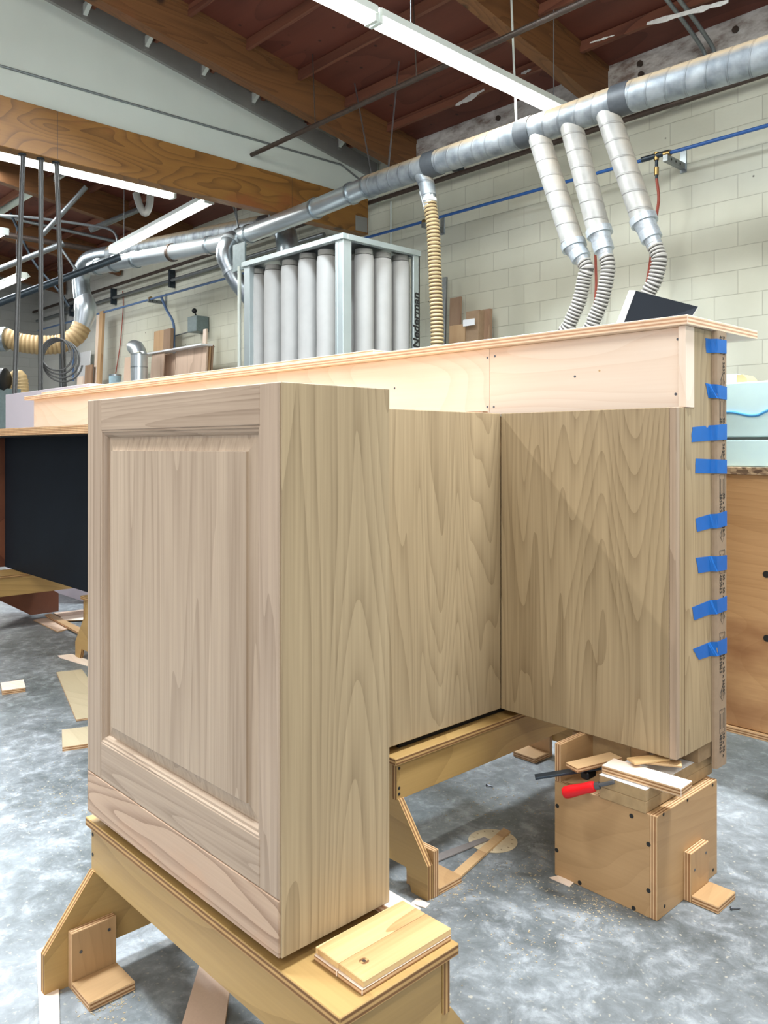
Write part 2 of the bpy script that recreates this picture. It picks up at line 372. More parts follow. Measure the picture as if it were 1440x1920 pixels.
def box(name, x, y, z, mat, parent=None, edge=None, bev=.0012, rot=(0, 0, 0), thick=None):
    """a board between the given (lo, hi) spans; edge = material stem for the layered narrow faces"""
    c = Vector(((x[0]+x[1])/2, (y[0]+y[1])/2, (z[0]+z[1])/2)); h = ((x[1]-x[0])/2, (y[1]-y[0])/2, (z[1]-z[0])/2)
    bm = bmesh.new(); bmesh.ops.create_cube(bm, size=2.0)
    for v in bm.verts: v.co = Vector((v.co.x*h[0], v.co.y*h[1], v.co.z*h[2]))
    t = 'XYZ'.index(thick) if thick else min(range(3), key=lambda i: h[i])
    if edge:
        bm.normal_update()
        for f in bm.faces:
            if abs(f.normal[t]) < .5: f.material_index = 1
    b = min(bev, min(h)*.4)
    if b > 0: bmesh.ops.bevel(bm, geom=list(bm.edges), offset=b, segments=1, affect='EDGES')
    mats = [mat] + ([edge + '_' + 'XYZ'[t]] if edge else [])
    return link(name, bm, mats, parent, c, rot)
def prism(name, pts, axis, lo, hi, mat, parent=None, edge=None, loc=(0, 0, 0), rot=(0, 0, 0)):
    """polygon in the two other axes (in order), extruded along axis"""
    bm = bmesh.new(); ai = 'XYZ'.index(axis); oth = [i for i in range(3) if i != ai]
    cen = [0, 0, 0]; cen[oth[0]] = sum(p[0] for p in pts)/len(pts); cen[oth[1]] = sum(p[1] for p in pts)/len(pts); cen[ai] = (lo+hi)/2
    def mk(p, t):
        c = [0, 0, 0]; c[oth[0]] = p[0]-cen[oth[0]]; c[oth[1]] = p[1]-cen[oth[1]]; c[ai] = t-cen[ai]; return bm.verts.new(c)
    A = [mk(p, lo) for p in pts]; B = [mk(p, hi) for p in pts]; n = len(pts)
    bm.faces.new(A); bm.faces.new(B[::-1])
    for i in range(n):
        f = bm.faces.new((A[i], A[(i+1) % n], B[(i+1) % n], B[i]))
        if edge: f.material_index = 1
    mats = [mat] + ([edge + '_' + axis] if edge else [])
    return link(name, bm, mats, parent, Vector(cen) + Vector(loc), rot)
def resample(pts, step):
    out = [pts[0].copy()]
    for a, b in zip(pts, pts[1:]):
        L = (b-a).length; n = max(1, int(round(L/step)))
        for i in range(1, n+1): out.append(a.lerp(b, i/n))
    return out
def curve_pts(ctrl, n=10):
    """Catmull-Rom through the control points"""
    P = [Vector(p) for p in ctrl]; P = [P[0]*2-P[1]] + P + [P[-1]*2-P[-2]]; out = []
    for i in range(1, len(P)-2):
        for k in range(n):
            t = k/n; a, b, c, d = P[i-1], P[i], P[i+1], P[i+2]
            out.append(.5*((2*b) + (c-a)*t + (2*a-5*b+4*c-d)*t*t + (3*b-a-3*c+d)*t**3))
    out.append(P[-2].copy()); return out
def tube_bm(pts, rad, seg=16, caps=True, bm=None):
    bm = bm or bmesh.new(); uvl = bm.loops.layers.uv.verify()
    pts = [Vector(p) for p in pts]; n = len(pts); rf = rad if callable(rad) else (lambda i, s: rad)
    T = [(pts[min(i+1, n-1)] - pts[max(i-1, 0)]).normalized() for i in range(n)]
    up = Vector((0, 0, 1)) if abs(T[0].z) < .9 else Vector((1, 0, 0))
    nrm = (up - T[0]*up.dot(T[0])).normalized(); rings = []; s = 0; ss = []
    for i in range(n):
        nrm = (nrm - T[i]*nrm.dot(T[i])).normalized(); bn = T[i].cross(nrm)
        if i: s += (pts[i]-pts[i-1]).length
        r = rf(i, s); ss.append(s)
        rings.append([bm.verts.new(pts[i] + (nrm*cos(2*pi*k/seg) + bn*sin(2*pi*k/seg))*r) for k in range(seg)])
    for i in range(n-1):
        for k in range(seg):
            f = bm.faces.new((rings[i][k], rings[i][(k+1) % seg], rings[i+1][(k+1) % seg], rings[i+1][k]))
            for lp, uv in zip(f.loops, ((k/seg, ss[i]), ((k+1)/seg, ss[i]), ((k+1)/seg, ss[i+1]), (k/seg, ss[i+1]))): lp[uvl].uv = uv
    if caps:
        bm.faces.new(rings[0][::-1]); bm.faces.new(rings[-1])
    return bm
def tube(name, pts, rad, mat, parent=None, seg=16, caps=True):
    c = Vector(pts[0])
    if parent: base = c
    else: base = c
    return link(name, tube_bm([Vector(p)-base for p in pts], rad, seg, caps), mat, parent, base, smooth=True)
def hose(name, ctrl, rad, mat, parent=None, pitch=.02, amp=.06, seg=18):
    cp = curve_pts(ctrl, 16); L = [0]
    for a_, b_ in zip(cp, cp[1:]): L.append(L[-1] + (b_-a_).length)
    n_ = int(L[-1]/(pitch/4)); pts = []; k_ = 0
    for i_ in range(n_+1):
        t_ = i_*pitch/4
        while k_ < len(L)-2 and L[k_+1] < t_: k_ += 1
        f_ = (t_-L[k_])/max(1e-9, L[k_+1]-L[k_]); pts.append(cp[k_].lerp(cp[k_+1], min(1, f_)))
    return tube(name, pts, lambda i, s: rad*(1 + amp*cos(i*pi/2)), mat, parent, seg)
def local(p, o): return Vector(p) - o.location
def disc(name, c, normal, r, th, mat, parent=None, seg=14):
    c = Vector(c); nn = Vector(normal).normalized()
    return tube(name, [c, c + nn*th], r, mat, parent, seg)
def text(name, body, loc, size, mat, rot, parent=None, ext=.0004, align='LEFT', font_scale=1.0, shear=0, offset=0):
    c = bpy.data.curves.new(name, 'FONT'); c.body = body; c.size = size; c.extrude = ext; c.align_x = align; c.shear = shear; c.offset = offset
    c.materials.append(MATS[mat]); o = bpy.data.objects.new(name, c); COL.objects.link(o); o.location = loc; o.rotation_euler = rot
    return to_mesh(o, parent)
def to_mesh(o, parent):
    me = bpy.data.meshes.new_from_object(o); me.name = o.name
    n = bpy.data.objects.new(o.name.split('.')[0], me); COL.objects.link(n); n.location = o.location; n.rotation_euler = o.rotation_euler
    c = o.data; bpy.data.objects.remove(o); bpy.data.curves.remove(c)
    if parent: n.parent = parent
    return n
def struct(o, label=None): o['kind'] = 'structure'; return o

# ------------------------------------------------------------------ the building
WALL_Y = 6.9; X_L, X_R, Y_F = -18.7, 4.6, -6.5
def deck(Y): return 4.72 + .155*(WALL_Y - Y)
struct(box('floor', (X_L, X_R+.3), (Y_F, WALL_Y+.2), (-.2, 0), 'concrete', bev=0)).location.z = -.1
w = struct(box('wall_back', (X_L-.2, X_R+.3), (WALL_Y, WALL_Y+.2), (0, 5.2), 'block_wall', bev=0))
struct(box('wall_left', (X_L-.2, X_L), (Y_F, WALL_Y), (0, 7.0), 'block_wall_side', bev=0))
# the wall on the camera's right has a wide doorway
struct(prism('wall_right', [(Y_F, 0), (-.2, 0), (-.2, 3.4), (4.6, 3.4), (4.6, 0), (WALL_Y, 0), (WALL_Y, 4.7), (Y_F, 6.75)], 'X', X_R, X_R+.15, 'block_wall_side'))
struct(prism('ceiling', [(Y_F, deck(Y_F)), (WALL_Y+.2, deck(WALL_Y+.2)), (WALL_Y+.2, deck(WALL_Y+.2)+.1), (Y_F, deck(Y_F)+.1)], 'X', X_L-.2, X_R+.3, 'deck_wood'))

# curb frames added round the overhead area lamps, all out of view
for i_, (x_, y_, z_, h_) in enumerate([(-.30, 2.45, 4.93, .44), (-4.75, 3.3, 4.78, .44), (-2.5, -.1, 5.03, .44), (-12.5, 3.0, 4.93, 1.6)]):
    pass
    for dx_, dy_, wx_, wy_ in ((-h_, 0, .02, h_+.02), (h_, 0, .02, h_+.02), (0, -h_, h_-.02, .02), (0, h_, h_-.02, .02)):
        struct(box('added_curb_%d' % (i_+1), (x_+dx_-wx_, x_+dx_+wx_), (y_+dy_-wy_, y_+dy_+wy_), (z_+.02, deck(y_)+.02), 'white_paint', bev=0))

# ledger along the back wall under the deck, with its bolts
box_l = struct(box('trim_1', (-7.2, X_R), (WALL_Y-.045, WALL_Y), (4.30, deck(WALL_Y)+.01), 'ledger_paint', bev=0))
for i, (px, py) in enumerate([(1201, 120), (1203, 140), (1380, 56), (935, 222), (1065, 142)]):
    disc('bolt', local(on_y(px, py, WALL_Y-.05), box_l), (0, -1, 0), .028, .02, 'dark_pipe', box_l)

RX = [-17.1, -14.5, -11.9, -9.3, -6.77, -4.215, -1.6, 1.0, 3.6]
n_r = 0
def sloped(name, x0, x1, ya, yb, top_off, depth, mat, parent=None):
    p = [(ya, deck(ya)+top_off), (yb, deck(yb)+top_off), (yb, deck(yb)+top_off-depth), (ya, deck(ya)+top_off-depth)]
    return prism(name, p, 'X', x0, x1, mat, parent)
for x in RX:
    struct(sloped('roof_beam', x-.065, x+.065, Y_F, WALL_Y-.05, -.003, .40, 'rafter_wood'))
    struct(sloped('roof_beam', x-.075, x+.075, Y_F, WALL_Y-.05, -.001, .05, 'rafter_wood'))
    # steel seat on the wall
    if -10 < x < -4: struct(box('trim_2', (x-.078, x-.067), (WALL_Y-.19, WALL_Y-.046), (4.33, 4.62), 'dark_steel'))
for i, (xa, xb) in enumerate(zip([X_L]+RX, RX+[X_R])):
    k = 0; Y = 6.39
    while Y > Y_F + .3:
        if xb < -9.5 and k % 2: pass
        struct(box('roof_joist', (xa+.066, xb-.066), (Y-.02, Y+.02), (deck(Y+.02)-.10, deck(Y+.02)-.002), 'joist_wood', bev=0))
        Y -= .635; k += 1

# big glued beam and the white painted curtain wall standing on it
GX = -7.36
girder = struct(box('ceiling_beam', (GX-.15, GX), (-6.4, 6.68), (3.70, 4.14), 'beam_wood', bev=.004))
p1 = on_x(85, 0, GX-.04); p2 = on_x(690, 330, GX-.04)
def deckx(Y): return p2.z + (p1.z-p2.z)/(p1.y-p2.y)*(Y-p2.y)
struct(prism('wall_curtain', [(Y_F, 4.14), (WALL_Y-.001, 4.14), (WALL_Y-.001, deck(WALL_Y)-.005), (Y_F, deck(Y_F)-.005)], 'X', GX-.14, GX-.05, 'white_paint'))
struct(prism('trim_3', [(Y_F, deckx(Y_F)), (WALL_Y-.06, deckx(WALL_Y-.06)), (WALL_Y-.06, deckx(WALL_Y-.06)+.20), (Y_F, deckx(Y_F)+.20)], 'X', GX-.05, GX-.01, 'grey_paint'))  # ledger band; the shadow under the joists is put into its grey
hl = ['pale joist hanger on the white curtain wall, closest to the top edge of the photo', 'second pale joist hanger down the white curtain wall', 'third pale joist hanger down the white curtain wall, middle of five',
      'fourth pale joist hanger, above the point where the dark pipe leaves the white wall', 'lowest pale joist hanger, above the silver duct and the orange beam end']
for hk, (px, py) in enumerate([(162, 18), (278, 78), (384, 132), (478, 184), (640, 268)]):
    q = on_x(px, py, GX+.03)
    h = root('joist_hanger', hl[hk], 'bracket', (GX-.01, q.y, q.z), 0, 'joist hangers along the white curtain wall')
    prism('bracket_arm', [(0, -.05), (.16, .045), (.16, .06), (0, .06)], 'Y', -.02, .02, 'white_paint', h)
    box('flange', (-.0, .012), (-.03, .03), (-.07, .06), 'grey_paint', h)
sm = on_x(108, 240, GX)
for yy in (on_x(108, 240, GX).y, on_x(548, 380, GX).y):
    struct(box('ceiling_seam', (GX-.001, GX+.001), (yy-.002, yy+.002), (3.705, 4.135), 'dark_pipe', bev=0)).parent = None
pl = struct(box('trim_4', (GX, GX+.006), (6.47, 6.66), (3.72, 3.90), 'grey_paint'))
# flakes of old paint hanging from the roof timbers
def flake(pts2, mat='paint_flake'):
    c = pts2[0]; bm = bmesh.new(); vs = [bm.verts.new(p-c) for p in pts2]; bm.faces.new(vs)
    r = bmesh.ops.extrude_face_region(bm, geom=list(bm.faces)); 
    for v in r['geom']:
        if isinstance(v, bmesh.types.BMVert): v.co += Vector((0, 0, -.006))
    struct(link('ceiling_paint_flake', bm, mat, None, c))
def jag(px0, py0, px1, py1, w, Yp, n=9):
    up, dn = [], []
    for i in range(n+1):
        t = i/n; x = px0+(px1-px0)*t; y = py0+(py1-py0)*t
        ww = w*(.35+.65*random.random())*(sin(pi*min(.98, max(.05, t)))*.7+.3)
        up.append(on_y(x, y-ww*.4, Yp)); dn.append(on_y(x+random.uniform(-2, 2), y+ww*.6, Yp))
    pts = up+dn[::-1]; c = pts[0]; bm = bmesh.new(); vs = [bm.verts.new(p-c) for p in pts]; f = bm.faces.new(vs)
    r = bmesh.ops.extrude_face_region(bm, geom=[f])
    for v in r['geom']:
        if isinstance(v, bmesh.types.BMVert): v.co += Vector((0, -.004, 0))
    struct(link('ceiling_paint_flake', bm, 'paint_flake', None, c))
jag(1214, 44, 1366, 2, 22, 5.73-.025); jag(1108, 80, 1152, 66, 6, 5.73-.025); jag(855, 197, 908, 168, 14, 6.39-.025); jag(978, 138, 996, 130, 8, 6.39-.025)

# ------------------------------------------------------------------ strip lights
def strip_light(name, a, b, label, group=None, power=90, reflector=False, tubes=2, z_roof=True, hang=True):
    a = Vector(a); b = Vector(b); c = (a+b)/2; L = (b-a).length; ang = math.atan2(b.y-a.y, b.x-a.x)
    r = root(name, label, 'light fixture', c, ang, group)
    prism('housing', [(-.06, .10), (.06, .10), (.11 if reflector else .07, .045), (-.11 if reflector else -.07, .045)], 'X', -L/2, L/2, 'white_paint', r)
    for s in ((-.035, .035) if tubes == 2 else (0,)):
        link('tube', tube_bm([(-L/2+.03, s, .018), (L/2-.03, s, .018)], .019, 12), 'lit_tube', r, smooth=True)
    for s in (-1, 1):
        box('end_cap', (s*L/2-.014, s*L/2+.014), (-.055, .055), (-.002, .10), 'white_paint', r)
    if hang:
        for s in (-.36, .36):
            wp = c + (b-a)*s; top = deck(wp.y)-.01
            link('hanger_rod', tube_bm([(s*L, 0, .10), (s*L, 0, top-c.z)], .004, 6), 'conduit', r, smooth=True)
    d = bpy.data.lights.new('tube_glow', 'AREA'); d.shape = 'RECTANGLE'; d.size = L-.1; d.size_y = .11; d.energy = power; d.color = (1.0, .98, .93)
    o = bpy.data.objects.new('tube_glow', d); COL.objects.link(o); o.parent = r; o.location = (0, 0, -.008)
    return r
strip_light('strip_light', (-4.0, 3.70, 3.93), (-4.0, 6.08, 3.93), 'long lit fluorescent strip light whose end meets the big dusty duct', 'ceiling strip lights', 26)
strip_light('strip_light', (-4.0, 1.22, 3.93), (-4.0, 3.66, 3.93), 'lit fluorescent strip light cut off by the top edge of the photo', 'ceiling strip lights', 26)
strip_light('strip_light', (-4.0, -1.25, 3.93), (-4.0, 1.19, 3.93), 'lit fluorescent strip light continuing the row over the workshop', 'ceiling strip lights', 130)
strip_light('strip_light', (1.3, 3.3, 3.93), (1.3, 5.7, 3.93), 'unseen fill strip light added over the far end of an extra row', 'ceiling strip lights', 30)  # unseen row added to light the side faces and block tops
strip_light('strip_light', (1.3, .4, 3.93), (1.3, 2.84, 3.93), 'unseen fill strip light added over the near end of an extra row', 'ceiling strip lights', 30)  # other fixture of the added row, out of view
a = on_x(324, 364, -7.95); b = on_x(0, 294, -7.95); b = a + (b-a).normalized()*2.44; b.z = a.z
a.z -= .05; b.z -= .05
strip_light('strip_light', a, b, 'lit strip light directly under the orange wooden beam behind three hanging rods', 'ceiling strip lights', 40)
a = at_d(392, 388, 8.9); b = at_d(212, 470, 11.2); a.z = b.z = (a.z+b.z)/2
strip_light('strip_light', a, b, 'slanting lit strip light beside the silver duct below the orange beam', 'ceiling strip lights', 40)
a = at_d(44, 522, 13.0); b = a + Vector((-2.3, 0, 0)); b.z = a.z
strip_light('strip_light', a, b, 'far lit strip light with a wide white reflector at the edge of the photo', 'ceiling strip lights', 50, reflector=True)
a = at_d(9, 440, 12.0); b = a + Vector((-2.3, 0, 0))
strip_light('strip_light', a, b, 'far strip light of which only a small bright end shows', 'ceiling strip lights', 40, tubes=1)
strip_light('strip_light', (-13, 1.5, 3.9), (-13, 3.9, 3.9), 'lit strip light deep in the far bay of the workshop', 'ceiling strip lights', 40)

# ------------------------------------------------------------------ pipes
def pipe(name, pts, r, mat, label, cat='pipe', group=None, seg=12): return tag(tube(name, pts, r, mat, None, seg), label, cat, group)
pipe('sprinkler_pipe', [(GX-.06, 5.01, 4.28), (-2.95, 5.01, 4.28)], .024, 'dark_pipe', 'dusty dark steel pipe sticking out of the white curtain wall under the rafters')
for x in (-6.3, -4.9):
    hg = tag(tube('pipe_hanger', [(x, 5.01, 4.30), (x-.03, 5.0, deck(5)-.02)], .006, 'dark_pipe'), 'thin rusty hook holding the dusty pipe, ' + ('nearer the white curtain wall' if x < -6 else 'nearer the bright strip light'), 'pipe hanger', 'hooks of the dusty pipe')
pipe('wall_pipe', [(-18.6, 6.75, 4.12), (4.5, 6.75, 4.12)], .027, 'dark_pipe', 'dark brown steel pipe running along the block wall behind the ducts')
pipe('wall_pipe', [(-18.6, 6.83, 3.93), (-8.4, 6.83, 3.93)], .03, 'conduit', 'grey pipe fixed to the far block wall just below the dark brown pipe')
for px, py0, py1 in [(322, 505, 528), (213, 545, 568), (135, 578, 600)]:
    q = on_y(px, py0, 6.84); q.z = 4.09
    tag(box('pipe_clamp', (q.x-.025, q.x+.025), (6.79, 6.89), (q.z-.28, q.z+.02), 'dark_steel'), 'dark steel strut below the brown wall pipe, ' + {322: 'the one nearest the filter unit', 213: 'the middle one of three', 135: 'the one nearest the far corner'}[px], 'bracket', 'struts of the wall pipe')
for px, py in [(1268, 185), (857, 317)]:
    q = on_y(px, py, 6.80)
    tag(box('pipe_clamp', (q.x-.03, q.x+.03), (6.74, 6.89), (q.z-.03, q.z+.06), 'dark_steel'), ('small black bracket on the block wall under the duct %s' % ('near a black-taped band' if px > 1000 else 'close to the cream hose')), 'bracket')
# blue air line
BZ, BY = 3.64, 6.6
pipe('air_pipe', [(-8.2, BY, BZ), (4.5, BY, BZ)], .016, 'blue_pipe', 'bright blue compressed air pipe along the cream block wall behind the grey ducts')
pipe('air_pipe', [(-17.9, BY, BZ-.02), (-8.2, BY, BZ-.02)], .018, 'faded_blue_pipe', 'faded blue air pipe on the white block wall beyond the filter unit')
pipe('air_pipe', [(-18.69, 6.2, 3.6), (-16.0, 6.55, 3.1)], .02, 'faded_blue_pipe', 'short faded blue pipe slanting down in the far wall corner')
def bracket(x, label):
    r = root('pipe_bracket', label, 'bracket', (x, WALL_Y, BZ))
    box('bracket_arm', (-.022, .022), (-.34, 0), (-.075, -.02), 'conduit', r)
    box('wall_plate', (-.03, .03), (-.012, 0), (-.10, .12), 'galv', r)
    link('pipe_clip', tube_bm([(-.03, -.30, 0), (.03, -.30, 0)], .026, 12), 'brass', r, smooth=True)
    for k in range(3): disc('slot', (.0225, -.27+.08*k, -.048), (1, 0, 0), .011, .001, 'ink', r)
bracket(-3.42, 'grey slotted bracket carrying the blue pipe beside the red hose')
bracket(on_y(797, 420, 6.6).x, 'dark bracket carrying the blue pipe behind the cream hose')
bracket(on_y(282, 568, 6.6).x, 'small bracket carrying the faded blue pipe on the far white wall')
# drop valve and red hoses
q = on_y(1231, 292, BY)
v = root('air_valve', 'brass ball valve hanging from the blue air pipe', 'valve', q)
for n_, (z0, z1, r_) in enumerate([(.03, -.04, .022), (-.04, -.10, .014), (-.10, -.17, .02), (-.17, -.2, .013)]):
    link('valve_body' if n_ == 0 else 'fitting', tube_bm([(0, 0, z0), (0, 0, z1)], r_, 12), 'brass' if n_ % 2 == 0 else 'dark_steel', v, smooth=True)
link('union', tube_bm([(-.14, 0, 0), (.12, 0, 0)], .024, 12), 'dark_steel', v, smooth=True)
tag(tube('air_hose', curve_pts([q+Vector((0, 0, -.2)), on_y(1235, 370, BY), on_y(1231, 405, BY+.02), on_y(1218, 500, BY+.05), on_y(1200, 640, BY+.1), Vector((-3.6, 6.75, .9)), Vector((-3.6, 6.75, .02))]), .0125, 'red_rubber'), 'red rubber air hose hanging from the brass valve', 'hose')
tag(tube('air_hose', curve_pts([on_y(1114, 440, BY+.12), on_y(1117, 500, BY+.12), on_y(1116, 560, BY+.12), on_y(1100, 700, BY+.12), Vector((-4.2, 6.8, .02))]), .0125, 'red_rubber'), 'red rubber hose hanging behind the paired grey hoses', 'hose')
# twin conduits turning down at the roof ledger
for dx, lb in ((0, 'grey conduit bending down from the roof, the twin farther from the strip light'), (-.08, 'grey conduit bending down beside its twin, the one nearer the strip light')):
    tag(tube('conduit', curve_pts([(-3.05+dx, 5.1, 4.85), (-3.07+dx, 6.0, 4.68), (-3.09+dx, 6.6, 4.55), (-3.09+dx, 6.8, 4.44), (-3.09+dx, 6.83, 4.2), (-3.09+dx, 6.83, 4.16)]), .018, 'conduit'), lb, 'conduit')
# clip-on conduit on the white curtain wall
pa, pb = on_x(0, 123, GX-.037), on_x(640, 309, GX-.037)
dr = (pb-pa)
pipe('conduit', [pa - dr*.3, pa, pb, Vector((GX-.035, 6.6, pb.z-.12)), Vector((GX-.035, 6.84, pb.z-.16))], .011, 'conduit', 'thin grey conduit crossing the white curtain wall above the orange beam', 'conduit')
# vertical white conduit by the filter unit and hanging rods
q = on_y(449, 600, 4.95); pipe('conduit', [(q.x, q.y, 0), (q.x, q.y, on_y(449, 500, 4.95).z)], .02, 'white_paint', 'white vertical conduit standing beside the filter unit', 'conduit')
q = on_y(733, 600, 6.86); pipe('conduit', [(q.x, q.y, 2.2), (q.x, q.y, 4.1)], .012, 'white_paint', 'thin cream conduit running up the block wall behind the filter unit', 'conduit')

HX = GX-.075
for (x0, x1, lb) in [(42, 27, 'first of three dark rods hanging from the orange beam, at the photo edge'),
                     (76, 75, 'middle one of three dark rods hanging from the orange beam'),
                     (105, 119, 'dark rod hanging from the orange beam that carries the coiled cable')]:
    top = on_x(x0, 300, HX); top.z = 3.70; bot = on_x(x1, 716, HX); dd_ = bot-top; bot = top + dd_*1.12
    r_ = root('hanging_rod', lb, 'rod', top, 0, 'dark hanging rods')
    link('rod', tube_bm([(0, 0, 0), (bot-top)], .0155, 10), 'cord_dark', r_, smooth=True)
    u = Vector((cs, sn, 0))
    link('cable', tube_bm([u*.022, (bot-top)+u*.022], .006, 8), 'cord_dark', r_, smooth=True)
    link('mounting_plate', tube_bm([(0, 0, -.012), (0, 0, 0)], .035, 10), 'dark_steel', r_, smooth=True)
cc = on_x(106, 662, HX+.03); u = Vector((cs, sn, 0)); fw = Vector((-sn, cs, 0))
pts = []
for i in range(150):
    t = i/150*4*2*pi; R = .128 + .013*(t/(2*pi)) ; k = t/(2*pi)
    pts.append(cc + u*(cos(t)*R + .014*k) + Vector((0, 0, sin(t)*R*1.05 - .02*k)) + fw*(-.03+.009*k))
tag(tube('cable_coil', pts, .0085, 'cord_dark', None, 8), 'grey cable wound in a loose coil on the hanging rod', 'cable')

# ------------------------------------------------------------------ main dust duct
DY, DZ = 5.29, 3.55
duct = root('dust_duct', 'long galvanized dust duct with dusty top running under the rafters', 'duct', (0, 0, 0))
def dx_at(px): a, b = ratio(px); return DY*a/b
DK = [(dx_at(440), 3.55), (dx_at(592), 3.59), (dx_at(697), 3.63), (dx_at(815), 3.63), (dx_at(980), 3.62), (dx_at(1167), 3.62), (dx_at(1440), 3.585), (3.0, 3.55)]
def dz_at(x):
    if x <= DK[0][0]: return DK[0][1]
    for (a, za), (b, zb) in zip(DK, DK[1:]):
        if x <= b: return za + (zb-za)*(x-a)/(b-a)
    return DK[-1][1]
xs = {k: dx_at(k) for k in (1165, 985, 885, 810, 690, 455)}
def seg_(name, x0, x1, mat, r=.112, s=28): return link(name, tube_bm([(x0 + (x1-x0)*i/12, DY, dz_at(x0 + (x1-x0)*i/12)) for i in range(13)], r, s), mat, duct, smooth=True)
seg_('duct_section', 2.2, xs[1165], 'spiral_duct'); seg_('duct_section', xs[1165], xs[985], 'spiral_duct', .109)
seg_('duct_section', xs[985], xs[810], 'spiral_duct', .107); seg_('duct_section', xs[810], xs[690], 'spiral_duct', .105)
seg_('duct_section', xs[690], -8.16, 'galv_bright', .098)
for px in (1165, 985, 810): seg_('tape_band', dx_at(px)-.05, dx_at(px)+.09, 'black_tape', .1145)
for px in (690, 660, 592, 468, 452): seg_('collar', dx_at(px)-.015, dx_at(px)+.015, 'galv', .112)
K = Vector((-8.16, DY, DZ))
far = [K, Vector((-8.5, 5.25, DZ)), Vector((-10.9, 4.75, DZ+.02))]
link('duct_section', tube_bm(far, .10, 24), 'galv_bright', duct, smooth=True)
for t in (.05, .33, .62, .8, .95):
    c = far[1].lerp(far[2], t); dd_ = (far[2]-far[1]).normalized()
    link('collar', tube_bm([c-dd_*.02, c+dd_*.02], .115, 22), 'dark_pipe' if .3 < t < .4 else 'galv', duct, smooth=True)
# rods holding the duct
for (xa, ya, px_, lb) in [(665, 85, 697, 'rod'), (748, 165, 728, 'rod')]:
    t0 = on_y(px_, 0, DY); lo = Vector((t0.x, DY, dz_at(t0.x)+.1)); hi = on_y(xa, ya, 5.6); 
    link('hanger_rod', tube_bm([lo, Vector((hi.x, 5.6, deck(5.6)-.02))], .008, 8), 'galv', duct, smooth=True)
for px_, xa in ((968, 957), (448, 405), (446, 430), (505, 504)):
    t0 = on_y(px_, 0, DY); hx = on_y(xa, 0, DY).x
    link('hanger_rod', tube_bm([Vector((t0.x, DY, dz_at(t0.x)+.1)), Vector((hx, DY, deck(DY)-.02))], .009, 8), 'white_paint' if px_ > 900 else 'conduit', duct, smooth=True)

# drops: cone, duct, reducer, hose
def branch(px0, py0, px1, py1, px2, py2, hose_px, lb, grp):
    A = on_y(px0, py0, DY); B = on_y(px1, py1, DY-.02); C = on_y(px2, py2, DY-.02)
    A2 = A.lerp(B, -.05); A2.z = min(A2.z, dz_at(A2.x)+.02)
    r = root('dust_drop', lb, 'duct', A, 0, grp)
    dr_ = (B-A).normalized(); dr2 = (C-B).normalized()
    def L_(p): return p - A
    link('drop_pipe', tube_bm([L_(A2), L_(A.lerp(B, .5)), L_(B)], .085, 24), 'dusty_drop', r, smooth=True)
    link('collar', tube_bm([L_(B), L_(B+dr_*.05)], .096, 24), 'foil_tape', r, smooth=True)
    mid = B.lerp(C, .55)
    link('reducer', tube_bm([L_(B+dr_*.04), L_(mid)], lambda i, s: (.082, .066)[i], 24), 'foil_tape', r, smooth=True)
    link('collar', tube_bm([L_(mid-dr2*.02), L_(mid+dr2*.05)], .074, 24), 'foil_tape', r, smooth=True)
    link('reducer', tube_bm([L_(mid), L_(C)], lambda i, s: (.064, .052)[i], 24), 'foil_tape', r, smooth=True)
    ctrl = [C-dr2*.02, C+dr2*.06] + [on_y(x, y, DY-.02) for x, y in hose_px]
    last = ctrl[-1]; ctrl.append(Vector((last.x, last.y, .9))); ctrl.append(Vector((last.x-.1, last.y, .03)))
    h = hose('hose', [L_(p) for p in ctrl], .052, 'grey_ribs', r, pitch=.026, amp=.09)
branch(1012, 262, 1074, 455, 1094, 492, [(1096, 520), (1086, 565), (1068, 608), (1050, 660)], 'grey dust drop pipe nearest the camera-side strip light, first of three leaning drops', 'three leaning dust drops')
branch(1072, 240, 1122, 430, 1136, 482, [(1138, 520), (1128, 565), (1112, 605), (1098, 660)], 'middle grey leaning dust drop pipe ending in a ribbed hose', 'three leaning dust drops')
branch(1142, 222, 1205, 408, 1228, 462, [(1236, 490), (1228, 525), (1212, 560), (1196, 640)], 'dust drop pipe in front of the red hose, last of three leaning drops', 'three leaning dust drops')
# vertical cream drop
A = on_y(790, 325, DY); B = on_y(803, 368, DY)
r = root('dust_drop', 'short duct elbow with a long cream ribbed hose hanging straight down', 'duct', A)
link('elbow', tube_bm(curve_pts([(0, 0, .0), (B-A)*.5+Vector((0.02, 0, 0)), (B-A)]), .072, 22), 'spiral_duct', r, smooth=True)
link('reducer', tube_bm([(B-A)*.8, on_y(806, 392, DY)-A], lambda i, s: (.072, .055)[i], 22), 'galv_bright', r, smooth=True)
link('cable_tie', tube_bm([on_y(805, 372, DY)-A, on_y(805, 378, DY)-A], .066, 18), 'white_laminate', r, smooth=True)
hose('hose', [on_y(806, 382, DY)-A, on_y(812, 430, DY)-A, on_y(815, 500, DY)-A, on_y(819, 600, DY)-A, on_y(820, 660, DY)-A, on_y(820, 760, DY)-A, Vector((on_y(820, 760, DY).x, DY, .03))-A], .058, 'cream_ribs', r, pitch=.034, amp=.09)

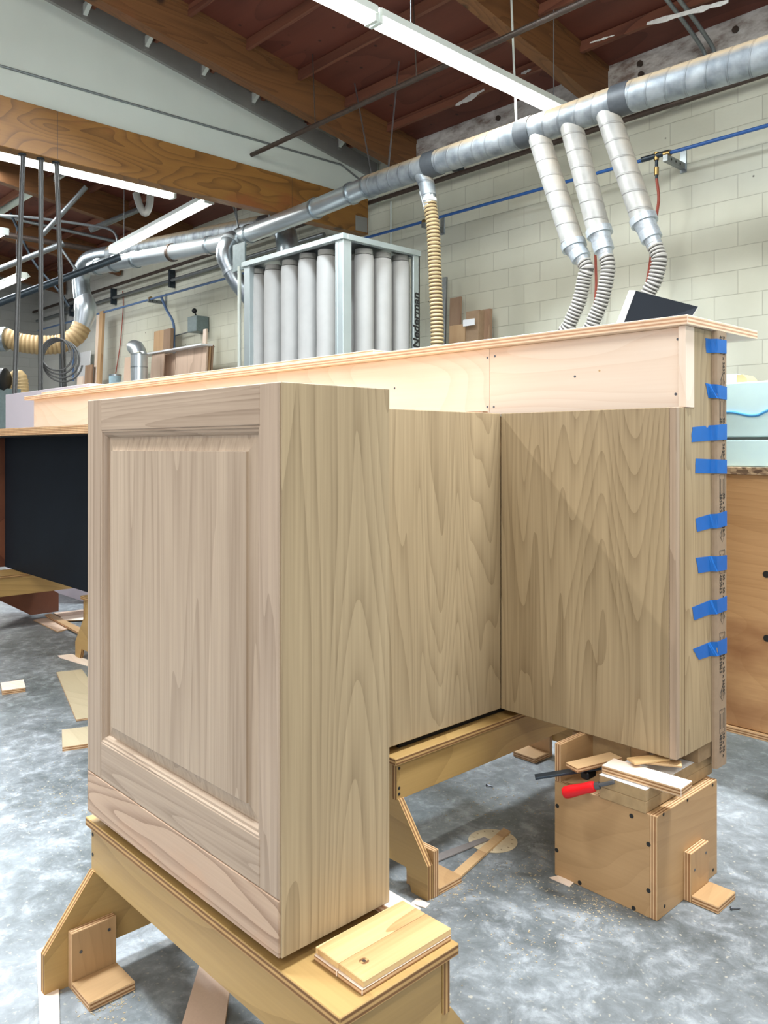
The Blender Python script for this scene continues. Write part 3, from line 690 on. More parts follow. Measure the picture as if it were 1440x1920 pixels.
# elbow with blast gate at the joint
r = root('blast_gate', 'galvanized elbow with a flat slide gate dropping from the duct beside the filter unit', 'duct', K)
el = [K-K, at_d(432, 452, 9.4)-K, at_d(421, 475, 9.3)-K, at_d(432, 505, 9.3)-K, at_d(446, 530, 9.3)-K, at_d(470, 560, 9.35)-K, at_d(478, 575, 9.4)-K]
link('elbow', tube_bm(curve_pts(el, 8), .10, 20), 'galv', r, smooth=True)
for t in (1, 3): link('collar', tube_bm([el[t], el[t]+(el[t+1]-el[t])*.2], .112, 20), 'galv_bright', r, smooth=True)
g = at_d(449, 482, 8.9)-K
box('gate_plate', (g.x-.12, g.x+.12), (g.y-.01, g.y+.01), (g.z-.15, g.z+.15), 'box_grey', r, bev=.003)

# second, fatter duct behind with elbow into the filter and far elbow going down
e0 = Vector((-7.62, 5.65, 3.30)); 
r = root('dust_duct', 'wide dusty beige duct running behind the bright silver duct', 'duct', (-7.8, 5.65, 3.72))
o_ = Vector((-7.8, 5.65, 3.72)); F = at_d(208, 478, 12.4)
path = [e0, Vector((-7.62, 5.65, 3.42)), Vector((-7.68, 5.65, 3.62)), Vector((-7.85, 5.65, 3.72)), Vector((-8.1, 5.65, 3.76)), F]
link('duct_section', tube_bm([p-o_ for p in curve_pts(path[:5], 6)] , .13, 24), 'galv', r, smooth=True)
link('duct_section', tube_bm([path[4]-o_, F-o_], .13, 24), 'spiral_duct', r, smooth=True)
G = [F, at_d(185, 482, 12.5), at_d(163, 492, 12.6), at_d(152, 520, 12.7), at_d(155, 560, 12.7)]
link('elbow', tube_bm([p-o_ for p in curve_pts(G, 6)], .135, 24), 'galv', r, smooth=True)
link('joint', tube_bm([at_d(156, 552, 12.7)-o_, at_d(158, 562, 12.7)-o_, at_d(160, 575, 12.7)-o_, at_d(160, 588, 12.7)-o_, at_d(156, 604, 12.7)-o_, at_d(152, 616, 12.7)-o_], lambda i, s: (.12, .15, .17, .165, .14, .13)[i], 24), 'galv_bright', r, smooth=True)
hose('hose', [p-o_ for p in [at_d(153, 612, 12.7), at_d(142, 630, 12.65), at_d(115, 644, 12.6), at_d(80, 647, 12.5), at_d(40, 643, 12.4), at_d(0, 632, 12.3), at_d(-60, 640, 12.2)]], .145, 'cream_fine', r, pitch=.06, amp=.03, seg=22)
cl = at_d(6, 636, 12.3)-o_
link('hose_clamp', tube_bm([cl-u*.06, cl+u*.06], .185, 22), 'galv', r, smooth=True)

# far bay pipes and trays under the deck
def far_bar(p0, p1, d0, d1, rr, mat, lb, nm='pipe'):
    return tag(tube(nm, [at_d(p0[0], p0[1], d0), at_d(p1[0], p1[1], d1)], rr, mat, None, 10), lb, 'pipe')
far_bar((-60, 428), (215, 475), 12.5, 13.2, .045, 'dark_pipe', 'thick dark pipe crossing the far bay behind the hanging rods')
far_bar((-40, 395), (260, 462), 13.5, 14.0, .03, 'conduit', 'grey conduit crossing the far bay just above the thick dark pipe')
far_bar((-20, 575), (225, 482), 9.8, 10.4, .045, 'dark_steel', 'dark steel channel sloping up to the silver duct in the far bay', 'steel_channel')
far_bar((-20, 512), (120, 456), 12.0, 12.2, .045, 'conduit', 'grey pipe below the thick dark pipe in the far bay, sloping upwards')
far_bar((168, 432), (262, 392), 12.2, 12.4, .045, 'conduit', 'grey pipe sloping up to the strip light end in the far bay')
far_bar((80, 440), (162, 350), 11.5, 11.5, .035, 'conduit', 'short steep grey brace under the far bay deck', 'brace')
far_bar((112, 462), (142, 505), 12.0, 12.0, .02, 'conduit', 'thin steep rod beside the far duct elbow')
tag(tube('conduit', curve_pts([at_d(-30, 402, 11.9), at_d(60, 408, 11.9), at_d(150, 420, 11.9), at_d(200, 428, 11.9), at_d(217, 440, 11.9), at_d(221, 462, 11.9)]), .02, 'conduit', None, 8), 'thin conduit with a rounded bend near the far strip light', 'conduit')
tag(tube('wire_bundle', curve_pts([at_d(20, 400, 13), at_d(45, 455, 13), at_d(70, 500, 13), at_d(110, 545, 13), at_d(130, 575, 13)]), .022, 'dark_steel', None, 8), 'dark cable sagging across the far bay under the rafters', 'cable')
tag(box('cable_tray', (-13.3, -12.7), (2.6, 3.6), (4.35, 4.42), 'white_paint'), 'pale metal tray fixed under the far deck', 'tray')
# clear plastic bag of hose hanging from the light end
b0 = at_d(265, 375, 8.9)
tag(tube('plastic_sleeve', curve_pts([at_d(255, 362, 9.1), at_d(262, 385, 9.1), at_d(272, 400, 9.1), at_d(280, 385, 9.1), at_d(282, 364, 9.1)], 6), .04, 'grey_paint', None, 14), 'pale grey hose looped below the strip light end', 'hose')

# ------------------------------------------------------------------ filter unit
FX0, FX1, FY0, FY1, FZ = -7.06, -5.49, 4.68, 5.66, 3.0
f = root('filter_unit', 'tall dust filter unit with rows of pale cloth filter bags in a steel frame', 'dust filter', (FX1, FY0, 0))
def fl(x0, x1, y0, y1, z0, z1, nm, mat='galv_frame', bev=.002): return box(nm, (x0-FX1, x1-FX1), (y0-FY0, y1-FY0), (z0, z1), mat, f, bev=bev)
fl(FX1-.11, FX1, FY0, FY0+.10, 0, FZ-.03, 'post'); fl(FX0, FX0+.10, FY0, FY0+.06, 0, FZ-.03, 'post'); fl(FX0, FX0+.08, FY1-.06, FY1, 0, FZ-.03, 'post')
fl(FX1-.02, FX1, FY1-.085, FY1, 0, FZ-.03, 'post'); fl(FX1-.10, FX1, FY1-.02, FY1, 0, FZ-.03, 'post')
fl(FX1-.085, FX1-.07, FY0-.006, FY0, 0, FZ-.03, 'post_seam'); 
fl(FX0-.02, FX1+.02, FY0-.02, FY0+.04, FZ-.05, FZ, 'top_rail'); fl(FX1-.04, FX1+.02, FY0+.04, FY1, FZ-.05, FZ, 'top_rail')
fl(FX0-.02, FX0+.04, FY0+.04, FY1, FZ-.05, FZ, 'top_rail'); fl(FX0+.04, FX1-.04, FY1-.06, FY1, FZ-.05, FZ, 'top_rail')
fl(FX0+.04, FX1-.04, FY0+.04, FY1-.06, FZ-.03, FZ-.01, 'top_panel', 'galv')
fl(FX0+.01, FX1-.01, FY0+.01, FY1-.01, .0, .75, 'hopper', 'box_grey')
def bag(x, y, z1):
    def rr(i, s): return (.06, .088, .094, .096, .094, .097, .095, .096, .094)[i]
    zs = [z1, z1-.012, z1-.06, z1-.4, z1-.8, z1-1.1, z1-1.5, z1-1.8, .74]
    g_ = link('filter_bag', tube_bm([(x-FX1, y-FY0, z) for z in zs], rr, 18), 'bag_cloth', f, smooth=True)
    link('hose_clip', tube_bm([(x-FX1, y-FY0, z1+.045), (x-FX1, y-FY0, z1-.003)], .082, 16), 'grey_paint', f, smooth=True)
for px in (487, 517, 549, 582, 617): bag(on_y(px, 0, FY0+.16).x, FY0+.13, FZ-.105+random.uniform(-.012, .012))
for px in (685, 719, 753): bag(FX1-.13, on_x(px, 0, FX1-.11).y, FZ-.105+random.uniform(-.012, .012))
for i in range(6):
    for j in range(2): bag(-6.88+i*.205, FY0+.42+j*.27, FZ-.12)
t_ = text('lettering', 'Nederman', (0.003, FY1-FY0-.012, 2.05), .125, 'ink', (pi/2, -pi/2, pi/2), f, ext=.001, shear=.15, offset=.003)

# ------------------------------------------------------------------ things leaning on the back wall
def leaning(nm, px0, px1, ptop, mat, lb, cat='board', Y=6.72, th=.02, slant=0.0, edge=None, group=None, base=0.0):
    a_ = on_y(px0, ptop, Y); b_ = on_y(px1, ptop, Y); w_ = abs(b_.x-a_.x); cx = (a_.x+b_.x)/2; zt = on_y((px0+px1)/2, ptop, Y).z
    bm = bmesh.new(); bmesh.ops.create_cube(bm, size=2)
    for v_ in bm.verts: v_.co = Vector((v_.co.x*w_/2 + (slant if v_.co.z > 0 else 0), v_.co.y*th/2 + (.12 if v_.co.z > 0 else 0), v_.co.z*(zt-base)/2))
    bmesh.ops.bevel(bm, geom=list(bm.edges), offset=.0015, segments=1, affect='EDGES')
    return tag(link(nm, bm, mat, None, (cx, Y-.12, (zt+base)/2)), lb, cat, group)
leaning('leaning_board', 845, 865, 558, 'walnut_board', 'tall narrow brown board leaning on the block wall beside the cream hose', Y=6.78, th=.03)
leaning('leaning_board', 848, 878, 610, 'board_tan', 'short pale offcut board leaning in front of the tall narrow brown board', Y=6.68, th=.09)
cb_ = leaning('cardboard_carton', 882, 906, 584, 'cardboard_box', 'tall brown cardboard carton with white tape leaning on the block wall', 'box', Y=6.7, th=.14)
ct = on_y(896, 606, 6.7); box('tape_strip', (-.075, .085), (-.02, -.012), (ct.z-cb_.location.z-.04, ct.z-cb_.location.z+.03), 'white_laminate', cb_)
leaning('leaning_board', 907, 921, 580, 'walnut_board', 'narrow brown cardboard strip leaning beside the taped carton', Y=6.75, th=.05)
leaning('leaning_rod', 831, 838, 520, 'conduit', 'grey metal tube standing upright right behind the cream hose', 'rod', Y=6.75, th=.03)
# far wall group
leaning('leaning_board', 327, 384, 650, 'reddish_board', 'wide pinkish plywood sheet leaning on the far white wall', Y=6.45, th=.03, slant=.09)
leaning('leaning_board', 386, 389, 648, 'board_tan', 'thin sheet edge-on behind the wide pinkish plywood sheet', Y=6.5, th=.03, slant=.09)
leaning('leaning_board', 391, 394, 648, 'walnut_board', 'outermost thin sheet edge-on behind the wide pinkish sheet', Y=6.55, th=.03, slant=.09)
leaning('leaning_board', 378, 384, 618, 'pale_ply_Z', 'slim pale slat standing below the grey switch box', Y=6.7, th=.03, slant=.07)
leaning('leaning_board', 290, 308, 620, 'board_tan', 'tan board leaning under the blue drop pipe', Y=6.7, th=.02)
leaning('leaning_board', 310, 323, 617, 'walnut_board', 'tan board edge beside the blue drop pipe', Y=6.7, th=.06)
leaning('leaning_board', 280, 303, 664, 'reddish_board', 'narrow pinkish board leaning just beside the galvanized stub pipe', Y=6.35, th=.02, slant=.10)
leaning('leaning_board', 308, 330, 664, 'reddish_board', 'pinkish board half hidden by the wide leaning sheet', Y=6.5, th=.02)
leaning('leaning_board', 232, 246, 670, 'reddish_board', 'pinkish board leaning between blue canister and stub pipe', Y=6.5, th=.02, slant=.06)
leaning('leaning_board', 184, 190, 585, 'board_tan', 'tallest thin batten leaning on the far white wall', Y=6.6, th=.05, slant=.12)
leaning('leaning_board', 178, 183, 590, 'pale_ply_Z', 'pale batten beside the tallest thin batten', Y=6.62, th=.04, slant=.12)
leaning('leaning_board', 158, 171, 685, 'walnut_board', 'short brown board leaning next to the tall battens', Y=6.5, th=.03, slant=.08)
leaning('leaning_board', 146, 156, 706, 'pale_ply_Z', 'small pale board end at the foot of the tall battens', Y=6.45, th=.03)
leaning('foam_sheet', 146, 168, 660, 'white_laminate', 'white foam sheet leaning behind the short brown board', 'sheet', Y=6.78, th=.02, slant=.05)
tag(box('wall_shelf', (on_y(270, 655, 6.4).x, on_y(388, 648, 6.4).x), (6.3, 6.5), (on_y(330, 656, 6.4).z-.015, on_y(330, 656, 6.4).z+.01), 'white_laminate'), 'thin white shelf edge above the pinkish boards', 'shelf')
q = on_y(370, 608, 6.76)
sb = root('switch_box', 'grey electrical disconnect box with a black ball lever on the far wall', 'switch box', q)
box('housing', (-.14, .14), (-.10, .13), (-.13, .12), 'box_grey', sb, bev=.008)
link('lever', tube_bm([(-.02, 0, .12), (-.05, -.02, .2)], .012, 10), 'black_plastic', sb, smooth=True)
bm = bmesh.new(); bmesh.ops.create_uvsphere(bm, u_segments=14, v_segments=10, radius=.042); link('ball_knob', bm, 'black_plastic', sb, (-.055, -.022, .22), smooth=True)
tag(tube('conduit', [on_y(355, 622, 6.8), on_y(328, 630, 6.8)], .012, 'conduit', None, 8), 'short conduit between grey switch box and blue drop pipe', 'conduit')
tag(tube('air_pipe', curve_pts([on_y(302, 556, 6.62), on_y(312, 580, 6.7), on_y(325, 606, 6.76), on_y(326, 640, 6.78), on_y(326, 700, 6.78)]), .022, 'faded_blue_pipe', None, 10), 'blue drop pipe kinking down the far wall to the boards', 'pipe')
tag(tube('air_pipe', [on_y(137, 640, 6.8), on_y(137, 715, 6.8)], .025, 'faded_blue_pipe', None, 10), 'short vertical faded blue pipe beside the large grey conduit', 'pipe')
tag(tube('conduit', curve_pts([on_y(150, 562, 6.8), on_y(128, 570, 6.8), on_y(118, 582, 6.8), on_y(116, 640, 6.8), on_y(116, 760, 6.8)], 6), .05, 'conduit', None, 12), 'large grey conduit bending down the far wall beside the coil', 'conduit')
tag(tube('cord', curve_pts([on_y(230, 545, 6.87), on_y(231, 575, 6.87), on_y(226, 640, 6.87), on_y(217, 700, 6.87)]), .009, 'red_rubber', None, 8), 'thin red cord hanging down the far white wall', 'cord')
q = on_y(216, 703, 6.0)
cy = root('canister', 'pale blue cylindrical canister peeking over the counter', 'canister', (q.x, q.y, 0))
link('body', tube_bm([(0, 0, 0), (0, 0, q.z)], .10, 20), 'cylinder_blue', cy, smooth=True)
link('rim', tube_bm([(0, 0, q.z-.02), (0, 0, q.z+.005)], .105, 20), 'galv', cy, smooth=True)
q = on_y(261, 700, 5.95)
st = root('stub_pipe', 'upright galvanized pipe with a bent open elbow at its top', 'duct', (q.x, 5.95, 0))
zt = on_y(261, 665, 5.95).z
link('pipe_body', tube_bm([(0, 0, 0), (0, 0, zt-.6), (0, 0, zt)], .13, 24), 'galv_bright', st, smooth=True)
link('elbow', tube_bm([(0, 0, zt), (-.02, 0, zt+.05), (-.08, 0, zt+.11), (-.16, 0, zt+.13), (-.19, 0, zt+.13)], .118, 20, caps=False), 'galv_bright', st, smooth=True)
for z_ in (zt, zt-.2): link('collar', tube_bm([(0, 0, z_-.01), (0, 0, z_+.01)], .134, 24), 'galv', st, smooth=True)
# far left machine
q = at_d(8, 712, 11.0)
mo = root('machine_motor', 'round black motor housing of a machine in the far corner', 'machine', (q.x, q.y, 0))
zz = q.z
box('stand', (-.25, .05), (-.2, .2), (0, zz-.12), 'box_grey', mo)
link('motor', tube_bm([Vector((0, 0, zz))-u*.35, Vector((0, 0, zz))+u*.02, Vector((0, 0, zz))+u*.05], lambda i, s: (.16, .16, .12)[i], 24), 'black_plastic', mo, smooth=True)
tag(hose('machine_hose', [at_d(10, 760, 11.2), at_d(18, 728, 11.2), at_d(28, 706, 11.2), at_d(40, 712, 11.2), at_d(42, 760, 11.2)], .085, 'cream_hose', None, pitch=.04, amp=.05), 'cream ribbed hose arching beside the black motor', 'hose')

# ------------------------------------------------------------------ reception desk, oak clad
PX0, PX1, PY0, PY1 = -1.657, -.979, .712, .937
OZ0, OZ1 = .34, 1.197
RY0, RY1, RX1, IX = 1.863, 2.052, -.942, -1.48
oak = root('oak_cabinet', 'U-shaped oak veneered desk end with a raised panel front, standing on low sawhorses', 'cabinet', (-1.3, 1.3, OZ0))
O = oak.location.copy()
def ob(nm, x, y, z, mat, edge=None, bev=.0015, lab=None, thick=None):
    o = box(nm, (x[0]-O.x, x[1]-O.x), (y[0]-O.y, y[1]-O.y), (z[0]-O.z, z[1]-O.z), mat, oak, edge, bev, thick=thick)
    if lab: o['label'] = lab
    return o
FT = .022                                              # door-style frame thickness
ob('stile', (PX0, -1.593), (PY0, PY0+FT), (.426, OZ1), 'oak_solid_Z'); ob('stile', (-1.032, PX1-.003), (PY0, PY0+FT), (.426, OZ1), 'oak_solid_Z')
ob('rail', (-1.593, -1.032), (PY0, PY0+FT), (1.133, OZ1), 'oak_solid_X'); ob('rail', (-1.593, -1.032), (PY0, PY0+FT), (.426, .501), 'oak_solid_X')
ob('plinth', (PX0, PX1-.003), (PY0-.0005, PY0+FT), (OZ0, .4255), 'oak_plinth', lab='wavy-grained oak base board')
# moulding round the opening
def frame_strip(x0, x1, z0, z1, prof, nm):
    """profiled strip running round a rectangular opening; prof = [(inset, y)]"""
    bm = bmesh.new(); rings = []
    for ins, y in prof:
        rings.append([bm.verts.new((a-O.x, y-O.y, b-O.z)) for a, b in ((x0+ins, z0+ins), (x1-ins, z0+ins), (x1-ins, z1-ins), (x0+ins, z1-ins))])
    for i in range(len(rings)-1):
        for k in range(4):
            f_ = bm.faces.new((rings[i][k], rings[i][(k+1) % 4], rings[i+1][(k+1) % 4], rings[i+1][k])); f_.material_index = 1 if k % 2 == 0 else 0
    return bm, rings
bm, rg = frame_strip(-1.593, -1.032, .501, 1.133, [(0, PY0+FT), (0, PY0+.001), (.003, PY0+.001), (.005, PY0+.004), (.009, PY0+.0045), (.012, PY0+.008), (.014, PY0+.012), (.014, PY0+FT)], 'moulding')
o = link('moulding', bm, ['oak_solid_Z', 'oak_solid_X'], oak)
bm, rg = frame_strip(-1.579, -1.046, .515, 1.119, [(0, PY0+FT), (0, PY0+.0125), (.004, PY0+.0125), (.026, PY0+.007), (.0265, PY0+.003)], 'panel')
bm.faces.new(rg[-1]); bm.faces.new(rg[0][::-1])
link('raised_panel', bm, ['oak_panel', 'oak_panel'], oak)
ob('front_core', (PX0+.002, PX1-.004), (PY0+FT+.0005, PY0+FT+.012), (OZ0+.002, OZ1-.001), 'mdf')
ob('side_panel', (PX1-.019, PX1), (PY0+.003, PY1), (OZ0, OZ1), 'oak_Z', bev=.001)
ob('side_panel', (PX0, PX0+.018), (PY0+FT+.013, RY1-.02), (OZ0, OZ1), 'oak_Z')
ob('back_panel', (IX, PX1-.020), (PY1-.018, PY1), (OZ0, OZ1), 'oak_Z')
ob('top_panel', (PX0+.019, PX1-.02), (PY0+FT+.013, PY1-.019), (OZ1-.018, OZ1-.0005), 'birch_X')
ob('inner_panel', (IX-.018, IX), (PY1, RY0), (OZ0+.0, OZ1), 'oak_Z')
ob('top_panel', (PX0+.019, IX-.019), (PY1+.001, RY0), (OZ1-.018, OZ1-.0005), 'birch_Y')
ob('return_panel', (IX, RX1-.019), (RY0, RY0+.018), (OZ0, OZ1), 'oak_Z')
ob('corner_strip', (RX1-.0185, RX1-.0005), (RY0, RY0+.018), (OZ0, OZ1), 'oak_solid_Z')
ob('end_panel', (RX1-.018, RX1), (RY0+.0185, 1.905), (OZ0, OZ1), 'oak_Z')
prism('end_panel', [(y-O.y, z-O.z) for y, z in ((1.9055, OZ0), (RY1, OZ0), (RY1, 1.3985), (1.956, 1.3985), (1.956, OZ1), (1.9055, OZ1))], 'X', RX1-.018-O.x, RX1-O.x, 'oak_Z', oak)
ob('bottom_panel', (PX0+.019, RX1-.019), (RY0+.02, RY1-.02), (OZ0+.001, OZ0+.02), 'birch_X')
ob('bottom_panel', (PX0+.019, PX1-.02), (PY0+FT+.013, PY1-.019), (OZ0+.001, OZ0+.02), 'birch_X')
ob('bottom_panel', (PX0+.019, IX-.02), (PY1, RY0+.018), (OZ0+.001, OZ0+.02), 'birch_Y')
ob('rear_panel', (PX0, RX1-.019), (RY1-.019, RY1-.001), (OZ0, OZ1), 'birch_X')
ob('scribe_strip', (RX1-.001, RX1+.001), (1.9045, 1.9055), (OZ0, OZ1), 'mdf_dark', bev=0)

# transaction counter and its plywood fascia
CT = 1.4235; CL = -5.30
cn = root('countertop', 'long pale plywood transaction counter with a screwed fascia board, above the oak cabinet', 'counter', (-3, 2.0, OZ1))
C0 = cn.location.copy()
def cb2(nm, x, y, z, mat, edge=None, lab=None, bev=.001, thick=None):
    o = box(nm, (x[0]-C0.x, x[1]-C0.x), (y[0]-C0.y, y[1]-C0.y), (z[0]-C0.z, z[1]-C0.z), mat, cn, edge, bev, thick=thick)
    if lab: o['label'] = lab
    return o
cb2('top_board', (CL-.08, RX1+.012), (1.895, 2.31), (1.400, CT), 'pale_ply_X', 'pale_edge')
cb2('top_board', (CL+.12, on_y(700, 668, 1.93).x), (1.93, 2.28), (CT+.0003, CT+.019), 'pale_ply_X', 'pale_edge', 'upper layer that stops short of the oak end')
sx = on_y(918, 700, 1.927).x
cb2('fascia', (sx+.0008, RX1-.019), (1.927, 1.945), (OZ1+.0, 1.3995), 'pale_ply_X'); cb2('fascia', (CL, sx-.0008), (1.927, 1.945), (OZ1, 1.3995), 'pale_ply_X')
cb2('fascia_end', (RX1-.0185, RX1+.001), (1.9085, 1.9545), (OZ1+.001, 1.3995), 'pale_ply_Z', lab='pinkish end grain strip')
cb2('ledge', (on_y(690, 770, 1.91).x, on_y(908, 772, 1.91).x), (1.900, 1.9265), (OZ1, OZ1+.012), 'pale_ply_X', 'pale_edge')
for px, py in [(1271, 636), (1267, 739), (1078, 706), (928, 668), (926, 763), (914, 671), (914, 763), (740, 728)]:
    disc('screw', local(on_y(px, py, 1.927), cn), (0, -1, 0), .0036, .0006, 'screw_metal', cn)
disc('screw', local(on_y(1124, 695, 1.927), cn), (0, -1, 0), .003, .0004, 'strip_wood', cn)

# black desk beyond, with its plywood work top
dk = root('black_desk', 'long desk with a matt black front panel and pale plywood work top', 'desk', (-3.5, 1.8, .34))
D0 = dk.location.copy()
def db(nm, x, y, z, mat, edge=None, lab=None, bev=.001, thick=None):
    o = box(nm, (x[0]-D0.x, x[1]-D0.x), (y[0]-D0.y, y[1]-D0.y), (z[0]-D0.z, z[1]-D0.z), mat, dk, edge, bev, thick=thick)
    if lab: o['label'] = lab
    return o
db('front_panel', (-5.39, PX0-.002), (1.78, 1.80), (.34, 1.155), 'black_panel')
db('work_top', (-5.9, PX0-.002), (1.46, 2.05), (1.158, 1.196), 'birch_X', 'ply_edge')
db('underside_panel', (-5.86, PX0-.003), (1.50, 2.0), (1.155, 1.158), 'black_plastic')
db('end_panel', (-5.52, -5.395), (1.72, 2.05), (.34, 1.154), 'red_brown_ply')
db('back_panel', (-5.39, PX0-.002), (2.02, 2.04), (.34, 1.154), 'birch_X')
db('bottom_panel', (-5.39, PX0-.002), (1.805, 2.015), (.34, .36), 'birch_X')

wr = tag(box('wrapped_panel', (-7.25, -5.55), (2.4, 2.75), (0.0, 1.545), 'wrap_white'), 'large bright white panel stack standing behind the far end of the counter', 'panel')

# black panel with white edge lying against the counter rear
pA, pB, pC, pD = on_y(1165, 607, 2.12), on_y(1183, 540, 2.17), on_y(1309, 574, 2.17), on_y(1303, 603, 2.13)
c = (pA+pB+pC+pD)/4
bpn = root('black_sample', 'black-faced board with a white edge propped at a slant on the counter', 'panel', (c.x, 2.13, CT))
bm = bmesh.new()
Fv = [Vector((on_y(1178, 0, 2.15).x, 2.10, CT)), on_y(1192, 545, 2.15), on_y(1309, 575, 2.15), Vector((on_y(1300, 0, 2.15).x, 2.10, CT))]
Fv[2].z -= .0
Bv = [p+Vector((-.012, .022, -.0)) for p in Fv]
FF = [bm.verts.new(p-bpn.location) for p in Fv]; BB = [bm.verts.new(p-bpn.location) for p in Bv]
bm.faces.new(FF); bm.faces.new(BB[::-1])
for i in range(4):
    fc = bm.faces.new((FF[i], FF[(i+1) % 4], BB[(i+1) % 4], BB[i])); fc.material_index = 1
link('board', bm, ['black_panel', 'white_laminate'], bpn)
we = [Fv[0]+Vector((-.024, -.002, 0)), Fv[1]+Vector((-.020, -.002, .004)), Fv[1]+Vector((0, -.002, 0)), Fv[0]+Vector((0, -.002, 0))]
bm = bmesh.new(); A_ = [bm.verts.new(p-bpn.location) for p in we]; B_ = [bm.verts.new(p-bpn.location+Vector((-.006, .024, 0))) for p in we]
bm.faces.new(A_); bm.faces.new(B_[::-1])
for i in range(4): bm.faces.new((A_[i], A_[(i+1) % 4], B_[(i+1) % 4], B_[i]))
link('white_edge', bm, 'white_laminate', bpn)

# cardboard edge protector with its print
ep = root('edge_protector', 'brown cardboard corner protector with black print taped to the oak end', 'edge protector', (RX1, 2.056, .27))
EX = .012
bm = bmesh.new()
prof = [(.0, -.003), (.007, -.002), (EX, .003), (EX, .050), (EX-.005, .050), (EX-.005, .012), (EX-.008, .006), (.0, .001)]
A_ = [bm.verts.new((x, y, 0)) for x, y in prof]; B_ = [bm.verts.new((x, y, 1.130)) for x, y in prof]
bm.faces.new(A_); bm.faces.new(B_[::-1])
for i in range(len(prof)): bm.faces.new((A_[i], A_[(i+1) % len(prof)], B_[(i+1) % len(prof)], B_[i]))
link('angle_board', bm, 'cardboard', ep)
bm = bmesh.new()
prof = [(EX-.006, .0500), (EX, .0502), (EX, .056), (-.03, .056), (-.03, .052)]
A_ = [bm.verts.new((x, y, .0)) for x, y in prof]; B_ = [bm.verts.new((x, y, 1.128)) for x, y in prof]
bm.faces.new(A_); bm.faces.new(B_[::-1])
for i in range(len(prof)): bm.faces.new((A_[i], A_[(i+1) % len(prof)], B_[(i+1) % len(prof)], B_[i]))
link('angle_board', bm, 'cardboard', ep)
RT = (pi/2, pi/2, pi/2)
def zpix(py, px=1348): return on_x(px, py, RX1+EX).z - .27
# text local frame: reads downwards, first line on the outer side
def vtext(body, y, z, size):
    c_ = bpy.data.curves.new('printed_text', 'FONT'); c_.body = body; c_.size = size; c_.extrude = .0002; c_.materials.append(MATS['ink'])
    o_ = bpy.data.objects.new('printed_text', c_); COL.objects.link(o_); o_ = to_mesh(o_, ep)
    # text x -> -Z, text y -> +Y, normal -> +X
    M = Matrix(((0, 0, 1), (0, 1, 0), (-1, 0, 0))).to_4x4()
    o_.matrix_local = Matrix.Translation((EX+.0004, y, z)) @ M
def vline(pts, r=.0007):
    bm_ = tube_bm([Vector((EX+.0002, y, z)) for y, z in pts], r, 5); link('printed_mark', bm_, 'ink', ep)
for py in (628, 782, 925, 1078, 1228, 1378):
    z0 = zpix(py)
    vtext('50 x 50 x 2635' if py < 1300 else '50 x 50 x', .034, z0, .0165); vtext('483963', .016, z0, .0165)
for py in (712, 858, 1000, 1155, 1300):
    z0 = zpix(py); w_ = .014
    cy_ = .032
    vline([(cy_-w_, z0-.006), (cy_, z0+.016), (cy_+w_, z0-.006), (cy_, z0-.024), (cy_-w_, z0-.006), (cy_, z0+.016)])
    vline([(cy_-.005, z0+.004), (cy_-.005, z0-.012)]); vline([(cy_+.004, z0+.004), (cy_+.004, z0-.012)])
    z1 = z0-.045; vline([(.016, z1), (.046, z1), (.046, z1-.06), (.016, z1-.06), (.016, z1), (.046, z1)], .0005)
    for k in range(3): vline([(.022+.008*k, z1-.01), (.022+.008*k, z1-.05)], .0006)

# blue masking tape: flat on the oak, over the protector
tapes = [((1322, 634), (1353, 639), (1353, 664), (1324, 661)), ((1322, 718), (1354, 726), (1354, 750), (1328, 746)),
         ((1298, 801), (1354, 795), (1354, 824), (1296, 829)), ((1304, 860), (1354, 862), (1354, 888), (1303, 887)),
         ((1304, 972), (1354, 957), (1354, 985), (1307, 997)), ((1304, 1046), (1355, 1040), (1355, 1067), (1309, 1075)),
         ((1297, 1139), (1356, 1115), (1356, 1142), (1302, 1163)), ((1299, 1217), (1356, 1193), (1356, 1222), (1310, 1237))]
where = ['topmost strip of blue masking tape, just under the counter, on the cardboard protector', 'second strip of blue tape from the top on the cardboard protector',
         'third strip of blue tape from the top, long with a torn nick', 'fourth strip of blue tape from the top, nearly level, near the particle board shelf',
         'fifth strip of blue tape from the top, first one that slopes upward', 'fourth strip of blue tape from the bottom minus one, short and slightly sloping',
         'second lowest strip of blue tape on the cardboard protector, steeply sloping', 'lowest strip of blue tape on the cardboard protector']
where[5] = 'third lowest strip of blue tape on the cardboard protector'
